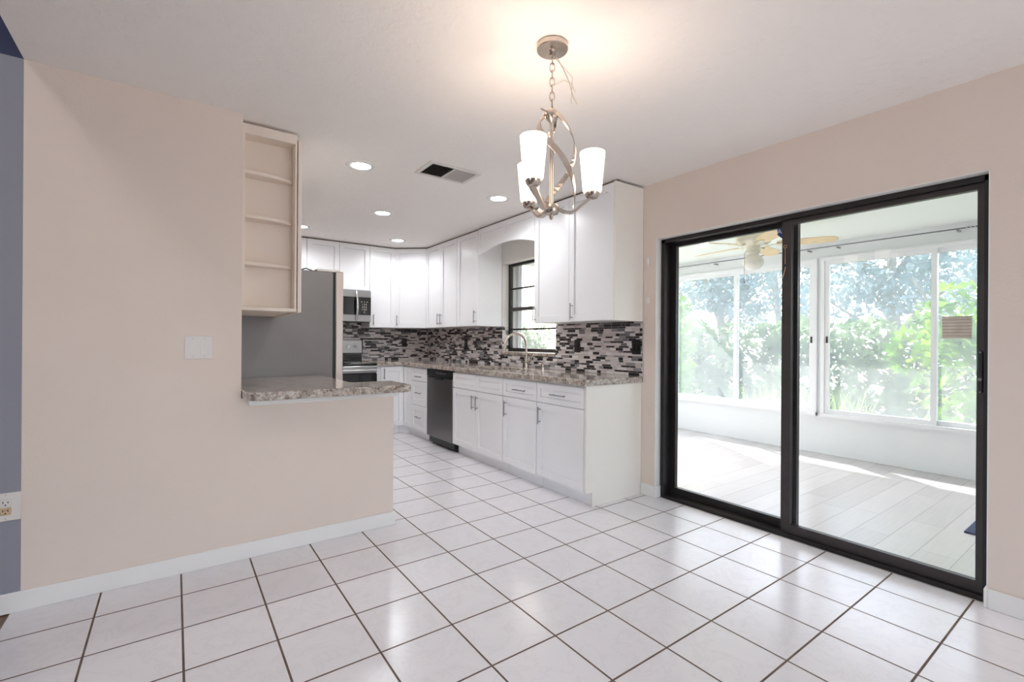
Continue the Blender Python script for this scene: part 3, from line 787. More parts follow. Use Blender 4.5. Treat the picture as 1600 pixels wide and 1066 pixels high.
for x_ in (RX0 + 0.06, RX1 - 0.06): hb.cyl((x_, RY - 0.006, 0.845), (x_, RY - 0.045, 0.845), 0.010, n=10)
hb.build('handle', 'steel', od, smooth=True)
MB().box(RX0 + 0.003, RX1 - 0.003, RY, RY + 0.028, 0.07, 0.225, 0.004).build('storage_drawer', 'steel', rg)
MB().box(RX0 + 0.02, RX1 - 0.02, RY + 0.06, RY + 0.08, 0.0, 0.03).build('kick_plate', 'black', rg)
for x_, y_, r_ in ((1.48, 5.95, 0.105), (1.48, 6.19, 0.08), (1.88, 5.95, 0.085), (1.88, 6.19, 0.105)):
    MB().lathe([(r_, 0.0), (r_, 0.0008), (r_ - 0.004, 0.0008), (r_ - 0.004, 0)], (x_, y_, 0.9322), 32).build('burner_ring', 'vent2', rg)

# microwave
MX0, MX1, MY, MZ0, MZ1 = 1.300, 2.060, 6.005, 1.455, 1.853
mw = thing('microwave', 'stainless over-the-range microwave with black window and curved handle', 'microwave', ((MX0 + MX1) / 2, 6.2, MZ0))
MB().box(MX0, MX1, MY + 0.03, YB - 0.005, MZ0, MZ1).build('body', 'black', mw)
MB().box(MX0, MX1, MY, MY + 0.029, 1.768, MZ1, 0.003).build('top_band', 'steel', mw)
MB().box(MX0, MX1, MY, MY + 0.029, MZ0, 1.540, 0.003).build('bottom_band', 'steel', mw)
dm = MB().box(MX0, 1.878, MY + 0.003, MY + 0.029, 1.541, 1.767).build('door', 'bglass', mw)
kp = MB().box(1.880, MX1, MY + 0.003, MY + 0.029, 1.541, 1.767).build('control_panel', 'bglass', mw)
hp = []
for k in range(11):
    s_ = k / 10; hp.append((1.872, MY - 0.008 - 0.040 * math.sin(PI * s_), 1.47 + 0.365 * s_))
MB().tube(hp, 0.0135, 12).build('handle', 'chrome', dm, smooth=True)
flat_back = Matrix(((1, 0, 0, 0), (0, 0, -1, 0), (0, 1, 0, 0), (0, 0, 0, 1)))   # text facing -y
for k, row in enumerate(('1 2 3', '4 5 6', '7 8 9', '0')):
    text_part('keypad_digits', row, 0.030, 'vent', kp, Matrix.Translation((1.975, MY + 0.0022, 1.675 - 0.033 * k)) @ flat_back)
for k in range(3): MB().box(1.935 + 0.036 * k, 1.945 + 0.036 * k, MY + 0.0018, MY + 0.0028, 1.705, 1.713).build('key', 'vent', kp)

# backsplash tiles
mb = MB(); th = 0.008
for y0_, y1_, z0_, z1_ in ((2.452, WY0 - 0.001, 0.941, 1.384), (WY0 - 0.001, WY1 + 0.001, 0.941, 1.062), (WY1 + 0.001, YB - 0.010, 0.941, 1.384)):
    mb.box(XR - th - 0.0015, XR - 0.0015, y0_, y1_, z0_, z1_)
bs = mb.build('backsplash', 'mosaic_side'); tag(bs, 'black grey and white strip mosaic backsplash on the sink wall around the window', 'backsplash')
MB().box(XR - 0.001, XR + 0.082, WY1 - 0.007, WY1 - 0.0015, 1.10, 1.384).build('jamb_tiles', 'mosaic_back')
tag(bpy.data.objects['jamb_tiles'], 'short strip of mosaic tiles on the left side of the kitchen window recess', 'tiles')
MB().box(XR - th - 0.003, XR - 0.001, 2.447, 2.4518, 0.941, 1.384).build('edge_strip', 'vent2', bs)
bs2 = MB().box(1.29, XR - 0.0105, YB - th - 0.0015, YB - 0.0015, 0.941, 1.454).build('backsplash', 'mosaic_back')
bpy.data.objects.remove(bs2)
mb = MB(); mb.box(2.064, XR - 0.0105, YB - th - 0.0015, YB - 0.0015, 0.941, 1.384); mb.box(1.29, 2.064, YB - 0.0045, YB - 0.0005, 0.93, 1.453)
bs2 = mb.build('backsplash', 'mosaic_back'); tag(bs2, 'strip mosaic backsplash on the back wall behind the range', 'backsplash')
# granite window sill
sl = MB().box(XR - 0.028, XR + 0.10, WY0 - 0.022 + 0.024, WY1 - 0.002, 1.066, 1.099, 0.004).build('window_sill', 'granite'); tag(sl, 'granite ledge below the black framed kitchen window', 'sill')

# ------------------------------------------------------------------ outlets and switches
def black_outlet(label, loc, rz):
    r = thing('outlet', label, 'outlet', loc, rz, 'black outlets on the mosaic backsplash')
    MB().box(-0.038, 0.038, -0.006, 0, -0.060, 0.060, 0.002).build('cover_plate', 'black', r, local=True)
    for z in (-0.02, 0.02):
        MB().box(-0.017, 0.017, -0.009, -0.006, z - 0.015, z + 0.015, 0.002).build('socket', 'bglass', r, local=True)
    return r
xo = XR - 0.0105
black_outlet('black outlet on mosaic left of the faucet, under single door wall cabinet', (xo, 5.26, 1.176), R90)
black_outlet('black outlet on mosaic just right of the kitchen window', (xo, 3.20, 1.177), R90)
sw = thing('light_switch', 'black double rocker switch on the mosaic at its right edge', 'switch', (xo, 2.512, 1.178), R90)
MB().box(-0.045, 0.045, -0.006, 0, -0.060, 0.060, 0.002).build('cover_plate', 'black', sw, local=True)
for u in (-0.02, 0.02): MB().box(u - 0.013, u + 0.013, -0.010, -0.006, -0.03, 0.03, 0.002).build('rocker', 'bglass', sw, local=True)
black_outlet('black outlet on back wall mosaic right of the range', (2.68, YB - 0.0105, 1.187), 0)
ws = thing('light_switch', 'cream double rocker switch plate on the wall left of the pass-through', 'switch', (0.103, YF - 0.0005, 1.175), 0)
MB().box(-0.062, 0.062, -0.006, 0, -0.060, 0.060, 0.002).build('cover_plate', 'outlet_white', ws, local=True)
for u in (-0.025, 0.025):
    MB().prism([(-0.007, -0.033), (-0.0115, -0.033), (-0.007, 0.033), (-0.0062, 0.033), (-0.0062, -0.033)], 'x', u - 0.0165, u + 0.0165).build('rocker', 'outlet_white', ws, local=True)
    for z in (-0.048, 0.048): MB().cyl((u, -0.0055, z), (u, -0.0075, z), 0.003, n=8).build('screw', 'vent2', ws, local=True)
wo = thing('outlet', 'white wall outlet scorched brown at its lower socket, beside the grey blue wall', 'outlet', (-0.602, YF - 0.0005, 0.473), 0)
MB().box(-0.048, 0.048, -0.006, 0, -0.062, 0.062, 0.002).build('cover_plate', 'outlet_white', wo, local=True)
for z, mt in ((0.0185, 'outlet_white'), (-0.0185, 'scorch')):
    s_ = MB().box(-0.018, 0.018, -0.0085, -0.006, z - 0.017, z + 0.017, 0.0015).build('socket', mt, wo, local=True)
    if mt == 'scorch': s_['label'] = 'brown scorched socket'
    q = MB(); q.box(-0.009, -0.0065, -0.0092, -0.0085, z - 0.002, z + 0.008); q.box(0.0065, 0.009, -0.0092, -0.0085, z - 0.002, z + 0.007); q.cyl((0, -0.0085, z - 0.009), (0, -0.0092, z - 0.009), 0.003, n=8)
    q.build('slots', 'hole', s_, local=True)
for z in (-0.052, 0.052): MB().cyl((0, -0.0055, z), (0, -0.0075, z), 0.003, n=8).build('screw', 'vent2', wo, local=True)
# two little alarm sensors on the right wall
for z, lb in ((1.862, 'small white oval wall sensor, the upper one beside the sliding door'), (1.552, 'small white oval wall sensor, the lower one beside the sliding door')):
    r = thing('door_sensor', lb, 'sensor', (XR - 0.0005, 2.403, z), R90, 'sensors beside the sliding door')
    MB().prism([(0.016 * math.cos(2 * PI * k / 20), 0.040 * math.sin(2 * PI * k / 20)) for k in range(20)], 'y', -0.010, 0.0, 0.002).build('sensor_body', 'outlet_white', r, local=True)
    MB().prism([(0.009 * math.cos(2 * PI * k / 16), 0.026 * math.sin(2 * PI * k / 16)) for k in range(16)], 'y', -0.0125, -0.010).build('sensor_cap', 'trim', r, local=True)

# ------------------------------------------------------------------ kitchen window (structure)
kw = thing('window_1', 'black framed kitchen window above the sink', None, (XR + 0.11, (WY0 + WY1) / 2, WZ0), 0, None, 'structure')
x0, x1 = XR + 0.085, XR + 0.125
mb = MB(); f = 0.034
mb.box(x0, x1, WY0 + 0.001, WY0 + f, WZ0, WZ1); mb.box(x0, x1, WY1 - f, WY1 - 0.001, WZ0, WZ1)
mb.box(x0, x1, WY0 + f, WY1 - f, WZ0 + 0.001, WZ0 + 0.04); mb.box(x0, x1, WY0 + f, WY1 - f, WZ1 - 0.03, WZ1 - 0.001)
mb.build('frame', 'bronze', kw)
MB().box(x0 - 0.006, x1, WY0 + f, WY1 - f, 1.562, 1.60).build('meeting_rail', 'bronze2', kw)
for z in (1.353, 1.817): MB().box(x0 + 0.008, x1 - 0.006, WY0 + f, WY1 - f, z - 0.009, z + 0.009).build('glazing_bar', 'bronze', kw)
MB().box(x0 + 0.018, x0 + 0.022, WY0 + f, WY1 - f, WZ0 + 0.04, WZ1 - 0.03).build('pane', 'kglass', kw)

# ------------------------------------------------------------------ sliding glass door (structure)
sd_ = thing('door_1', 'dark bronze two panel sliding glass door', None, (XR + 0.13, (DY0 + DY1) / 2, 0), 0, None, 'structure')
fx0, fx1 = XR + 0.055, XR + 0.185
oy0, oy1, oz = DY0 + 0.005, DY1 - 0.012, DZ - 0.005
mb = MB()
mb.box(fx0, fx1, oy0, oy0 + 0.022, 0.0, oz); mb.box(fx0, fx1, oy1 - 0.03, oy1, 0.0, oz); mb.box(fx0, fx1, oy0, oy1, oz - 0.028, oz); mb.box(fx0, fx1, oy0 + 0.022, oy1 - 0.03, 0.0, 0.022)
mb.build('frame', 'bronze', sd_)
def leaf(name, px0, px1, y0_, y1_, z0_, z1_, sl, sr, mat):
    mb = MB()
    mb.box(px0, px1, y0_, y0_ + sr, z0_, z1_); mb.box(px0, px1, y1_ - sl, y1_, z0_, z1_)
    mb.box(px0, px1, y0_ + sr, y1_ - sl, z0_, z0_ + 0.055); mb.box(px0, px1, y0_ + sr, y1_ - sl, z1_ - 0.028, z1_)
    p = mb.build(name, mat, sd_)
    xm = (px0 + px1) / 2
    MB().box(xm - 0.003, xm + 0.003, y0_ + sr, y1_ - sl, z0_ + 0.055, z1_ - 0.028).build('pane', 'glass', p)
    return p
pf_ = leaf('fixed_panel', XR + 0.135, XR + 0.170, 1.36, oy1 - 0.031, 0.023, oz - 0.029, 0.045, 0.05, 'bronze')
ps_ = leaf('sliding_panel', XR + 0.085, XR + 0.120, oy0 + 0.023, 1.432, 0.023, oz - 0.029, 0.055, 0.028, 'bronze2')
MB().box(XR + 0.070, XR + 0.085, oy0 + 0.025, oy0 + 0.047, 0.985, 1.185, 0.004).build('handle', 'black', ps_)
MB().cyl((XR + 0.083, oy0 + 0.036, 1.18), (XR + 0.066, oy0 + 0.036, 1.18), 0.004, n=8).cyl((XR + 0.083, oy0 + 0.036, 0.99), (XR + 0.066, oy0 + 0.036, 0.99), 0.004, n=8).cyl((XR + 0.083, oy0 + 0.036, 1.05), (XR + 0.062, oy0 + 0.036, 1.05), 0.008, n=10).build('lock', 'chrome', ps_)
q = MB().lathe([(0.007, 0), (0.011, 0), (0.011, 0.003), (0.007, 0.003)], (0, 0, 0), 16)
q.bm.transform(Matrix.Translation((XR + 0.084, 1.412, 1.83)) @ Matrix.Rotation(-PI / 2, 4, 'Y'))
q.tube([(XR + 0.081, 1.411, 1.818), (XR + 0.080, 1.411, 1.72)], 0.0022, 6); q.tube([(XR + 0.081, 1.408, 1.70), (XR + 0.079, 1.425, 1.63)], 0.003, 6)
q.build('latch_pin', 'bronzepin', ps_)
# sticker and paper note on the glass
st_ = thing('alarm_sticker', 'blue octagonal alarm sticker at the top of the glass, partly behind the door stile', 'sticker', (XR + 0.146, 1.446, 1.945), 0)
MB().prism([(1.447 + 0.047 * math.cos(PI / 8 + PI / 4 * k), 1.945 + 0.047 * math.sin(PI / 8 + PI / 4 * k)) for k in range(8)], 'x', XR + 0.1475, XR + 0.149).build('decal', 'sticker_blue', st_)
face_mx = Matrix(((0, 0, -1, 0), (-1, 0, 0, 0), (0, 1, 0, 0), (0, 0, 0, 1)))     # text facing -x
text_part('decal_letters', 'ADT', 0.045, 'sticker_white', st_, Matrix.Translation((XR + 0.1470, 1.447, 1.945)) @ face_mx)
pn = MB().box(XR + 0.1065, XR + 0.1075, 0.555, 0.665, 1.247, 1.357).build('paper_note', 'paper'); tag(pn, 'square beige lined paper note stuck on the sliding door glass', 'note')

# ------------------------------------------------------------------ sunroom
PX0, PX1 = XR + 0.19, 5.80
PY0, PY1 = -2.2, 4.40
PH = 2.32
struct('floor_porch', MB().box(3.10, PX1 + 0.1, PY0 - 0.1, PY1 + 0.1, -0.12, -0.002), 'porch_floor')
struct('ceiling_porch', MB().box(PX0, PX1 + 0.75, PY0 - 0.3, PY1 + 0.12, PH, PH + 0.1), 'porch_ceiling')
mb = MB(); mb.box(PX1, PX1 + 0.1, PY0, PY1 + 0.1, 0, 0.415); mb.box(PX1, PX1 + 0.1, PY0, PY1 + 0.1, 2.155, PH)
for y0_, y1_ in ((PY0, -1.60), (0.325 - 0.041, 0.325), (2.219, 2.257), (4.13, PY1 + 0.1)): mb.box(PX1, PX1 + 0.1, y0_, y1_, 0.415, 2.155)
struct('wall_porch', mb, 'knee')
mb = MB(); mb.box(PX0, PX1, PY1, PY1 + 0.1, 0, 0.415); mb.box(PX0, PX1, PY1, PY1 + 0.1, 2.155, PH)
for a, b2 in ((PX0, 3.268), (5.72, PX1)): mb.box(a, b2, PY1, PY1 + 0.1, 0.415, 2.155)
struct('wall_porch_end', mb, 'knee')
struct('wall_porch_rear', MB().box(PX0, PX1 + 0.1, PY0 - 0.1, PY0, 0, PH), 'knee')
struct('wall_house', MB().box(PX0 - 0.002, PX0, PY1 + 0.1, YB + 0.12, 0, 2.6), 'knee')
def slider_x(idx, y0_, y1_, ymull, latch_low):
    w_ = thing('window_%d' % idx, None, None, (PX1, (y0_ + y1_) / 2, 0.415), 0, None, 'structure')
    z0_, z1_ = 0.417, 2.153; xa, xb = PX1 - 0.03, PX1 + 0.05
    mb = MB(); f = 0.036
    mb.box(xa, xb, y0_ + 0.001, y0_ + f, z0_, z1_); mb.box(xa, xb, y1_ - f, y1_ - 0.001, z0_, z1_); mb.box(xa - 0.02, xb, y0_ + 0.001, y1_ - 0.001, z0_, z0_ + f); mb.box(xa, xb, y0_ + f, y1_ - f, z1_ - f, z1_)
    mb.build('frame', 'white_alu', w_)
    for k, (a, b2) in enumerate(((y0_ + f, ymull + 0.022), (ymull - 0.022, y1_ - f))):
        inner = (k == (1 if latch_low else 0))
        xs0 = PX1 - 0.018 if inner else PX1 + 0.012
        s = MB(); e_ = 0.044
        s.box(xs0, xs0 + 0.026, a, a + e_, z0_ + f, z1_ - f); s.box(xs0, xs0 + 0.026, b2 - e_, b2, z0_ + f, z1_ - f)
        s.box(xs0, xs0 + 0.026, a + e_, b2 - e_, z0_ + f, z0_ + f + e_); s.box(xs0, xs0 + 0.026, a + e_, b2 - e_, z1_ - f - e_, z1_ - f)
        sash = s.build('sash', 'white_alu', w_)
        MB().box(xs0 + 0.011, xs0 + 0.015, a + e_, b2 - e_, z0_ + f + e_, z1_ - f - e_).build('pane', 'winglass', sash)
        if inner:
            yl = (b2 - e_ / 2) if k == 1 else (a + e_ / 2)
            MB().box(xs0 - 0.008, xs0, yl - 0.008, yl + 0.008, 1.22, 1.29, 0.002).build('latch', 'black', sash)
    return w_
slider_x(2, 2.257, 4.13, 3.195, False)
slider_x(3, 0.325, 2.219, 1.272, True)
slider_x(4, -1.60, 0.284, -0.66, False)
def slider_y(idx, xa_, xb_, xm):
    w_ = thing('window_%d' % idx, None, None, ((xa_ + xb_) / 2, PY1, 0.415), 0, None, 'structure')
    z0_, z1_ = 0.417, 2.153; ya_, yb_ = PY1 - 0.02, PY1 + 0.06; f = 0.036
    mb = MB()
    mb.box(xa_ + 0.001, xa_ + 0.02, ya_, yb_, z0_, z1_); mb.box(xb_ - f, xb_ - 0.001, ya_, yb_, z0_, z1_); mb.box(xa_ + f, xb_ - f, ya_, yb_, z0_, z0_ + f); mb.box(xa_ + f, xb_ - f, ya_, yb_, z1_ - f, z1_)
    mb.box(xm - 0.03, xm + 0.03, ya_ + 0.01, yb_ - 0.01, z0_ + f, z1_ - f)
    mb.build('frame', 'white_alu', w_)
    for a, b2 in ((xa_ + 0.02, xm - 0.03), (xm + 0.03, xb_ - f)):
        MB().box(a, b2, PY1 + 0.02, PY1 + 0.024, z0_ + f, z1_ - f).build('pane', 'kglass', w_)
slider_y(5, 3.268, 5.72, 4.50)

# curtain rod with rings
cr = thing('curtain_rod', 'thin grey curtain rod with rings and brackets above the sunroom windows', 'curtain rod', (PX1 - 0.07, 1.9, 2.27))
MB().cyl((PX1 - 0.07, 0.2, 2.255), (PX1 - 0.07, 4.15, 2.268), 0.006, n=8).build('rod', 'rod', cr, smooth=True)
for y_ in (1.10, 2.05, 2.33, 3.45, 4.05):
    MB().box(PX1 - 0.078, PX1 - 0.001, y_ - 0.009, y_ + 0.009, 2.235, 2.250).build('bracket', 'nickel_dark', cr)
def ring(y_):
    q = MB(); 
    q.tube([(PX1 - 0.07 + 0.014 * math.cos(2 * PI * k / 10), y_, 2.258 + 0.014 * math.sin(2 * PI * k / 10)) for k in range(11)], 0.004, 5, cap=False)
    q.build('ring', 'rodwhite', cr)
for k in range(14): ring(3.52 + k * 0.035)
for k in range(16): ring(0.62 + k * 0.028)

# ceiling fan
fx_, fy_ = 4.40, 2.26
FT = PH - 0.055      # top of the motor
fn = thing('ceiling_fan', 'ivory ceiling fan with five blades and globe light in the sunroom', 'ceiling fan', (fx_, fy_, PH))
MB().lathe([(0, 0), (0.05, 0), (0.045, -0.02), (0.022, -0.035), (0.022, -0.080), (0, -0.080)], (fx_, fy_, PH - 0.0005)).build('mount', 'fanwhite', fn, smooth=True)
MB().lathe([(0, -0.020), (0.10, -0.022), (0.145, -0.030), (0.15, -0.042), (0.15, -0.10), (0.14, -0.115), (0.09, -0.135), (0.07, -0.145), (0, -0.145)], (fx_, fy_, FT), 36).build('motor_housing', 'fanwhite', fn, smooth=True)
MB().lathe([(0, -0.17), (0.055, -0.172), (0.06, -0.19), (0.06, -0.235), (0.045, -0.25), (0, -0.25)], (fx_, fy_, FT + 0.03)).build('switch_housing', 'fanwhite', fn, smooth=True)
gp = [(0.045, -0.25), (0.05, -0.262)]
for k in range(0, 10):
    a_ = -PI / 3 + (PI / 2 + PI / 3) * k / 9
    gp.append((0.09 * math.cos(a_) if k < 9 else 0.0, -0.325 - 0.075 * math.sin(a_)))
MB().lathe(gp, (fx_, fy_, FT + 0.03)).build('globe_shade', 'fan_globe', fn, smooth=True)
proto_b = None
zb = FT - 0.135
for k in range(5):
    an = math.radians(72 * k - 62.7)
    ca, sa = math.cos(an), math.sin(an)
    mb = MB()
    out = [(0.19, -0.045), (0.26, -0.062), (0.55, -0.072), (0.63, -0.058), (0.66, -0.02), (0.66, 0.02), (0.63, 0.058), (0.55, 0.072), (0.26, 0.062), (0.19, 0.045)]
    tl_ = -math.tan(math.radians(11))
    v0 = [mb.bm.verts.new((u, v, v * tl_)) for u, v in out]; v1 = [mb.bm.verts.new((u, v, v * tl_ + 0.006)) for u, v in out]
    mb.bm.faces.new(v0); mb.bm.faces.new(v1)
    for i in range(len(out)): mb.bm.faces.new((v0[i], v0[(i + 1) % len(out)], v1[(i + 1) % len(out)], v1[i]))
    bmesh.ops.recalc_face_normals(mb.bm, faces=mb.bm.faces[:])
    mb.bm.transform(Matrix.Translation((fx_, fy_, zb)) @ Matrix.Rotation(an, 4, 'Z'))
    bl = mb.build('blade', 'fanblade', fn)
    ir = MB(); ir.ribbon([(fx_ + ca * 0.06, fy_ + sa * 0.06, zb + 0.012), (fx_ + ca * 0.13, fy_ + sa * 0.13, zb - 0.012), (fx_ + ca * 0.24, fy_ + sa * 0.24, zb - 0.002)], [(-sa, ca, 0)] * 3, 0.05, 0.005)
    ir.build('blade_iron', 'fanwhite', bl)
pc = MB().tube([(fx_ - 0.06, fy_ + 0.03, FT - 0.18), (fx_ - 0.085, fy_ + 0.04, FT - 0.22), (fx_ - 0.085, fy_ + 0.04, FT - 0.47)], 0.0018, 5)
pc.sphere((fx_ - 0.085, fy_ + 0.04, FT - 0.48), 0.009, u=8, v=6); pc.build('pull_chain', 'rod', fn)

# doormat
dm_ = thing('doormat', 'blue woven doormat on the sunroom floor', 'doormat', (4.42, 0.40, 0))
MB().box(4.155, 4.70, 0.02, 0.76, -0.0018, 0.008, 0.002).build('mat_border', 'mat_edge', dm_)
MB().box(4.20, 4.655, 0.065, 0.715, 0.008, 0.012).build('mat_field', 'mat_blue', dm_)

# ------------------------------------------------------------------ ceiling fixtures
def can_light(label, x, y):
    r = thing('recessed_light', label, 'downlight', (x, y, H), 0, 'lit round downlights in the kitchen ceiling')
    MB().lathe([(0.066, -0.002), (0.072, -0.006), (0.100, -0.006), (0.106, -0.0003)], (0, 0, 0), 32).build('trim_ring', 'trim', r, local=True, smooth=True)
    MB().lathe([(0, -0.0035), (0.067, -0.0035), (0.067, -0.001)], (0, 0, 0), 32).build('lens', 'can', r, local=True)
    l = add_light('downlight_lamp', 'SPOT', (0, 0, -0.02), 21, (0.94, 0.97, 1.0), spot_size=math.radians(170), spot_blend=0.6, shadow_soft_size=0.05)
    l.parent = r
    return r
can_light('lit downlight nearest the pass-through, left of the ceiling vent', 1.075, 3.365)
can_light('lit downlight beyond the vent, midway along the kitchen ceiling', 1.651, 4.489)
can_light('lit downlight at the far kitchen corner, smallest of the round lights', 2.256, 5.60)
can_light('lit downlight near the wall cabinets over the sink, right of the vent', 2.295, 3.412)
can_light('downlight edge just visible beside the cream end shelves', 1.12, 5.56)

vt = thing('ceiling_vent', 'rectangular white ceiling vent with one dark louvered half', 'vent', (1.64, 3.11, H))
vx0, vx1, vy0, vy1 = 1.432, 1.850, 2.972, 3.252
mb = MB(); z0_, z1_ = H - 0.010, H - 0.0005; f = 0.03
mb.box(vx0, vx1, vy0, vy0 + f, z0_, z1_, 0.003); mb.box(vx0, vx1, vy1 - f, vy1, z0_, z1_, 0.003); mb.box(vx0, vx0 + f, vy0 + f, vy1 - f, z0_, z1_); mb.box(vx1 - f, vx1, vy0 + f, vy1 - f, z0_, z1_)
xm_ = (vx0 + vx1) / 2; mb.box(xm_ - 0.006, xm_ + 0.006, vy0 + f, vy1 - f, z0_, z1_)
mb.build('frame', 'vent', vt)
MB().box(vx0 + f, vx1 - f, vy0 + f, vy1 - f, H - 0.0012, H - 0.0004).build('duct_backing', 'blade_shade', vt)  # dark sheet standing in for the shaded duct
for half, (xa_, xb_), tilt in ((0, (vx0 + f, xm_ - 0.006), -1), (1, (xm_ + 0.006, vx1 - f), 1)):
    mb = MB(); n_ = 11
    for k in range(n_):
        xc = xa_ + (xb_ - xa_) * (k + 0.5) / n_; dx = 0.0055 if half else 0.003
        mb.prism([(xc - tilt * dx, H - 0.0015), (xc - tilt * dx + 0.0012, H - 0.0015), (xc + tilt * dx + 0.0012, H - 0.0095), (xc + tilt * dx, H - 0.0095)], 'y', vy0 + f, vy1 - f)
    lv = mb.build('louvers', 'vent2' if half else 'blade_shade', vt)  # left slats coloured dark for the shade seen between them

# chandelier
CX, CY = 1.285, 1.512
ch = thing('chandelier', 'brushed nickel chandelier with three lit white glass shades hanging from the ceiling', 'chandelier', (CX, CY, H))
rv = Vector((_R.x, _R.y, 0)); fv = Vector((_F.x, _F.y, 0))
def pol(a_deg, r, z):
    a_ = math.radians(a_deg); v = rv * (r * math.cos(a_)) + fv * (r * math.sin(a_))
    return Vector((CX + v.x, CY + v.y, z))
MB().lathe([(0, -0.0005), (0.063, -0.0005), (0.066, -0.004), (0.066, -0.022), (0.0635, -0.0245), (0.062, -0.0245), (0.018, -0.027), (0.012, -0.034), (0.012, -0.048), (0, -0.05)], (CX, CY, H), 36).build('canopy', 'nickel', ch, smooth=True)
zt = H - 0.05; nl = 7; pitch = (zt - 2.205) / nl
chain = MB()
for k in range(nl):
    zc = zt - pitch * (k + 0.5); hl, wd = pitch * 0.66, 0.010
    loop = [(wd * math.cos(2 * PI * q_ / 14), hl * math.sin(2 * PI * q_ / 14)) for q_ in range(15)]
    chain.tube([(pol(0 if k % 2 else 90, a_, zc + b2)) for a_, b2 in loop], 0.0026, 6, cap=False)
chain.build('chain', 'nickel', ch, smooth=True)
MB().lathe([(0, 2.205), (0.010, 2.203), (0.024, 2.188), (0.028, 2.172), (0.024, 2.155), (0.012, 2.142), (0.0085, 2.135), (0.0085, 1.80), (0.012, 1.795), (0.030, 1.792), (0.033, 1.786), (0.033, 1.762), (0.028, 1.755), (0.010, 1.750), (0.007, 1.738), (0.004, 1.732), (0, 1.732)], (CX, CY, 0), 24).build('stem', 'nickel', ch, smooth=True)
w_ = MB()
w_.tube([pol(20, 0.02, 2.42), pol(10, 0.05, 2.37), pol(5, 0.075, 2.31), pol(0, 0.088, 2.25), pol(-5, 0.104, 2.215)], 0.0024, 6)
w_.tube([pol(0, 0.012, 2.41), pol(0, 0.062, 2.36), pol(0, 0.085, 2.33), pol(0, 0.08, 2.22)], 0.0012, 5)
w_.tube([pol(0, 0.012, 2.30), pol(10, 0.05, 2.325), pol(15, 0.085, 2.32), pol(10, 0.10, 2.28)], 0.0014, 5)
w_.build('loose_wire', 'wire', ch, smooth=True)
MB().cyl(pol(190, 0.02, 2.185), pol(190, 0.048, 2.195), 0.004, n=8).build('set_screw', 'nickel', ch)
for k, (aa, lb) in enumerate(((1, 'right'), (121, 'far'), (241, 'near'))):
    # lower arm
    ap = []; sd2 = []
    for q_ in range(11):
        s_ = q_ / 10; r_ = 0.03 + (0.172 - 0.03) * s_; z = 1.776 - 0.014 * math.sin(PI * min(1, s_ * 1.5)) + 0.055 * max(0, s_ - 0.35) ** 1.6 / 0.65 ** 1.6
        ap.append(pol(aa, r_, z)); sd2.append(pol(aa + 90, 1, 0) - Vector((CX, CY, 0)))
    arm = MB().ribbon(ap, sd2, 0.022, 0.010).build('arm', 'nickel', ch)
    # decorative band sweeping from the top ball down to this arm
    bp_ = []; bs_ = []
    for q_ in range(29):
        s_ = q_ / 28; an_ = aa - 180 + 180 * s_ ** 1.05
        r_ = 0.022 + 0.092 * math.sin(min(1, s_ / 0.62) * PI / 2) ** 0.9 - 0.020 * max(0, (s_ - 0.62) / 0.38)
        z = 2.175 - (2.175 - 1.782) * (s_ ** 1.15)
        bp_.append(pol(an_, r_, z)); tan_ = pol(an_ + 90, 1, 0) - Vector((CX, CY, 0)); bs_.append(tan_ * 0.9 + Vector((0, 0, 0.55)))
    MB().ribbon(bp_, bs_, 0.024, 0.0045).build('band', 'nickel', ch)
    tip = pol(aa, 0.172, 0)
    cup = MB().lathe([(0, 1.822), (0.022, 1.824), (0.030, 1.834), (0.032, 1.846), (0.028, 1.850), (0, 1.850)], (tip.x, tip.y, 0), 20).build('cup', 'nickel', arm, smooth=True)
    MB().lathe([(0, 1.8505), (0.036, 1.8505), (0.0395, 1.856), (0.0535, 2.016), (0.0515, 2.016), (0.0375, 1.858), (0, 1.854)], (tip.x, tip.y, 0), 28).build('shade', 'shade', ch, smooth=True)
    l = add_light('bulb', 'POINT', (0, 0, 0), 2.0, (1.0, 0.81, 0.67), shadow_soft_size=0.02)
    l.parent = ch; l.location = (tip.x - CX, tip.y - CY, 2.005 - H)

# ------------------------------------------------------------------ outdoors
struct('ground', MB().box(PX1 + 0.1, 40, -20, 40, -0.6, -0.30).box(PX0, PX1 + 0.1, PY1 + 0.1, 40, -0.6, -0.30), 'lawn')
def leaves(name, mat, parent, pts, size, aspect=0.5, up=0.3):
    n = len(pts); pts = np.asarray(pts, float)
    nrm = RNG.normal(size=(n, 3)); nrm[:, 2] = np.abs(nrm[:, 2]) + up; nrm /= np.linalg.norm(nrm, axis=1)[:, None]
    t_ = np.cross(nrm, RNG.normal(size=(n, 3))); t_ /= np.linalg.norm(t_, axis=1)[:, None]; b_ = np.cross(nrm, t_)
    s = (size * RNG.uniform(0.6, 1.3, n))[:, None]
    V = np.empty((n, 4, 3)); V[:, 0] = pts - t_ * s; V[:, 1] = pts - b_ * s * aspect + nrm * s * 0.12; V[:, 2] = pts + t_ * s; V[:, 3] = pts + b_ * s * aspect + nrm * s * 0.12
    me = bpy.data.meshes.new(name)
    me.vertices.add(n * 4); me.vertices.foreach_set('co', (V.reshape(-1, 3) - np.array(wmat(parent).translation if parent else (0, 0, 0))).ravel())
    me.loops.add(n * 4); me.loops.foreach_set('vertex_index', np.arange(n * 4, dtype=np.int32))
    me.polygons.add(n); me.polygons.foreach_set('loop_start', np.arange(0, n * 4, 4, dtype=np.int32)); me.polygons.foreach_set('loop_total', np.full(n, 4, dtype=np.int32))
    me.update(); me.materials.append(M[mat])
    o = bpy.data.objects.new(name, me); COL.objects.link(o)
    if parent: o.parent = parent
    return o
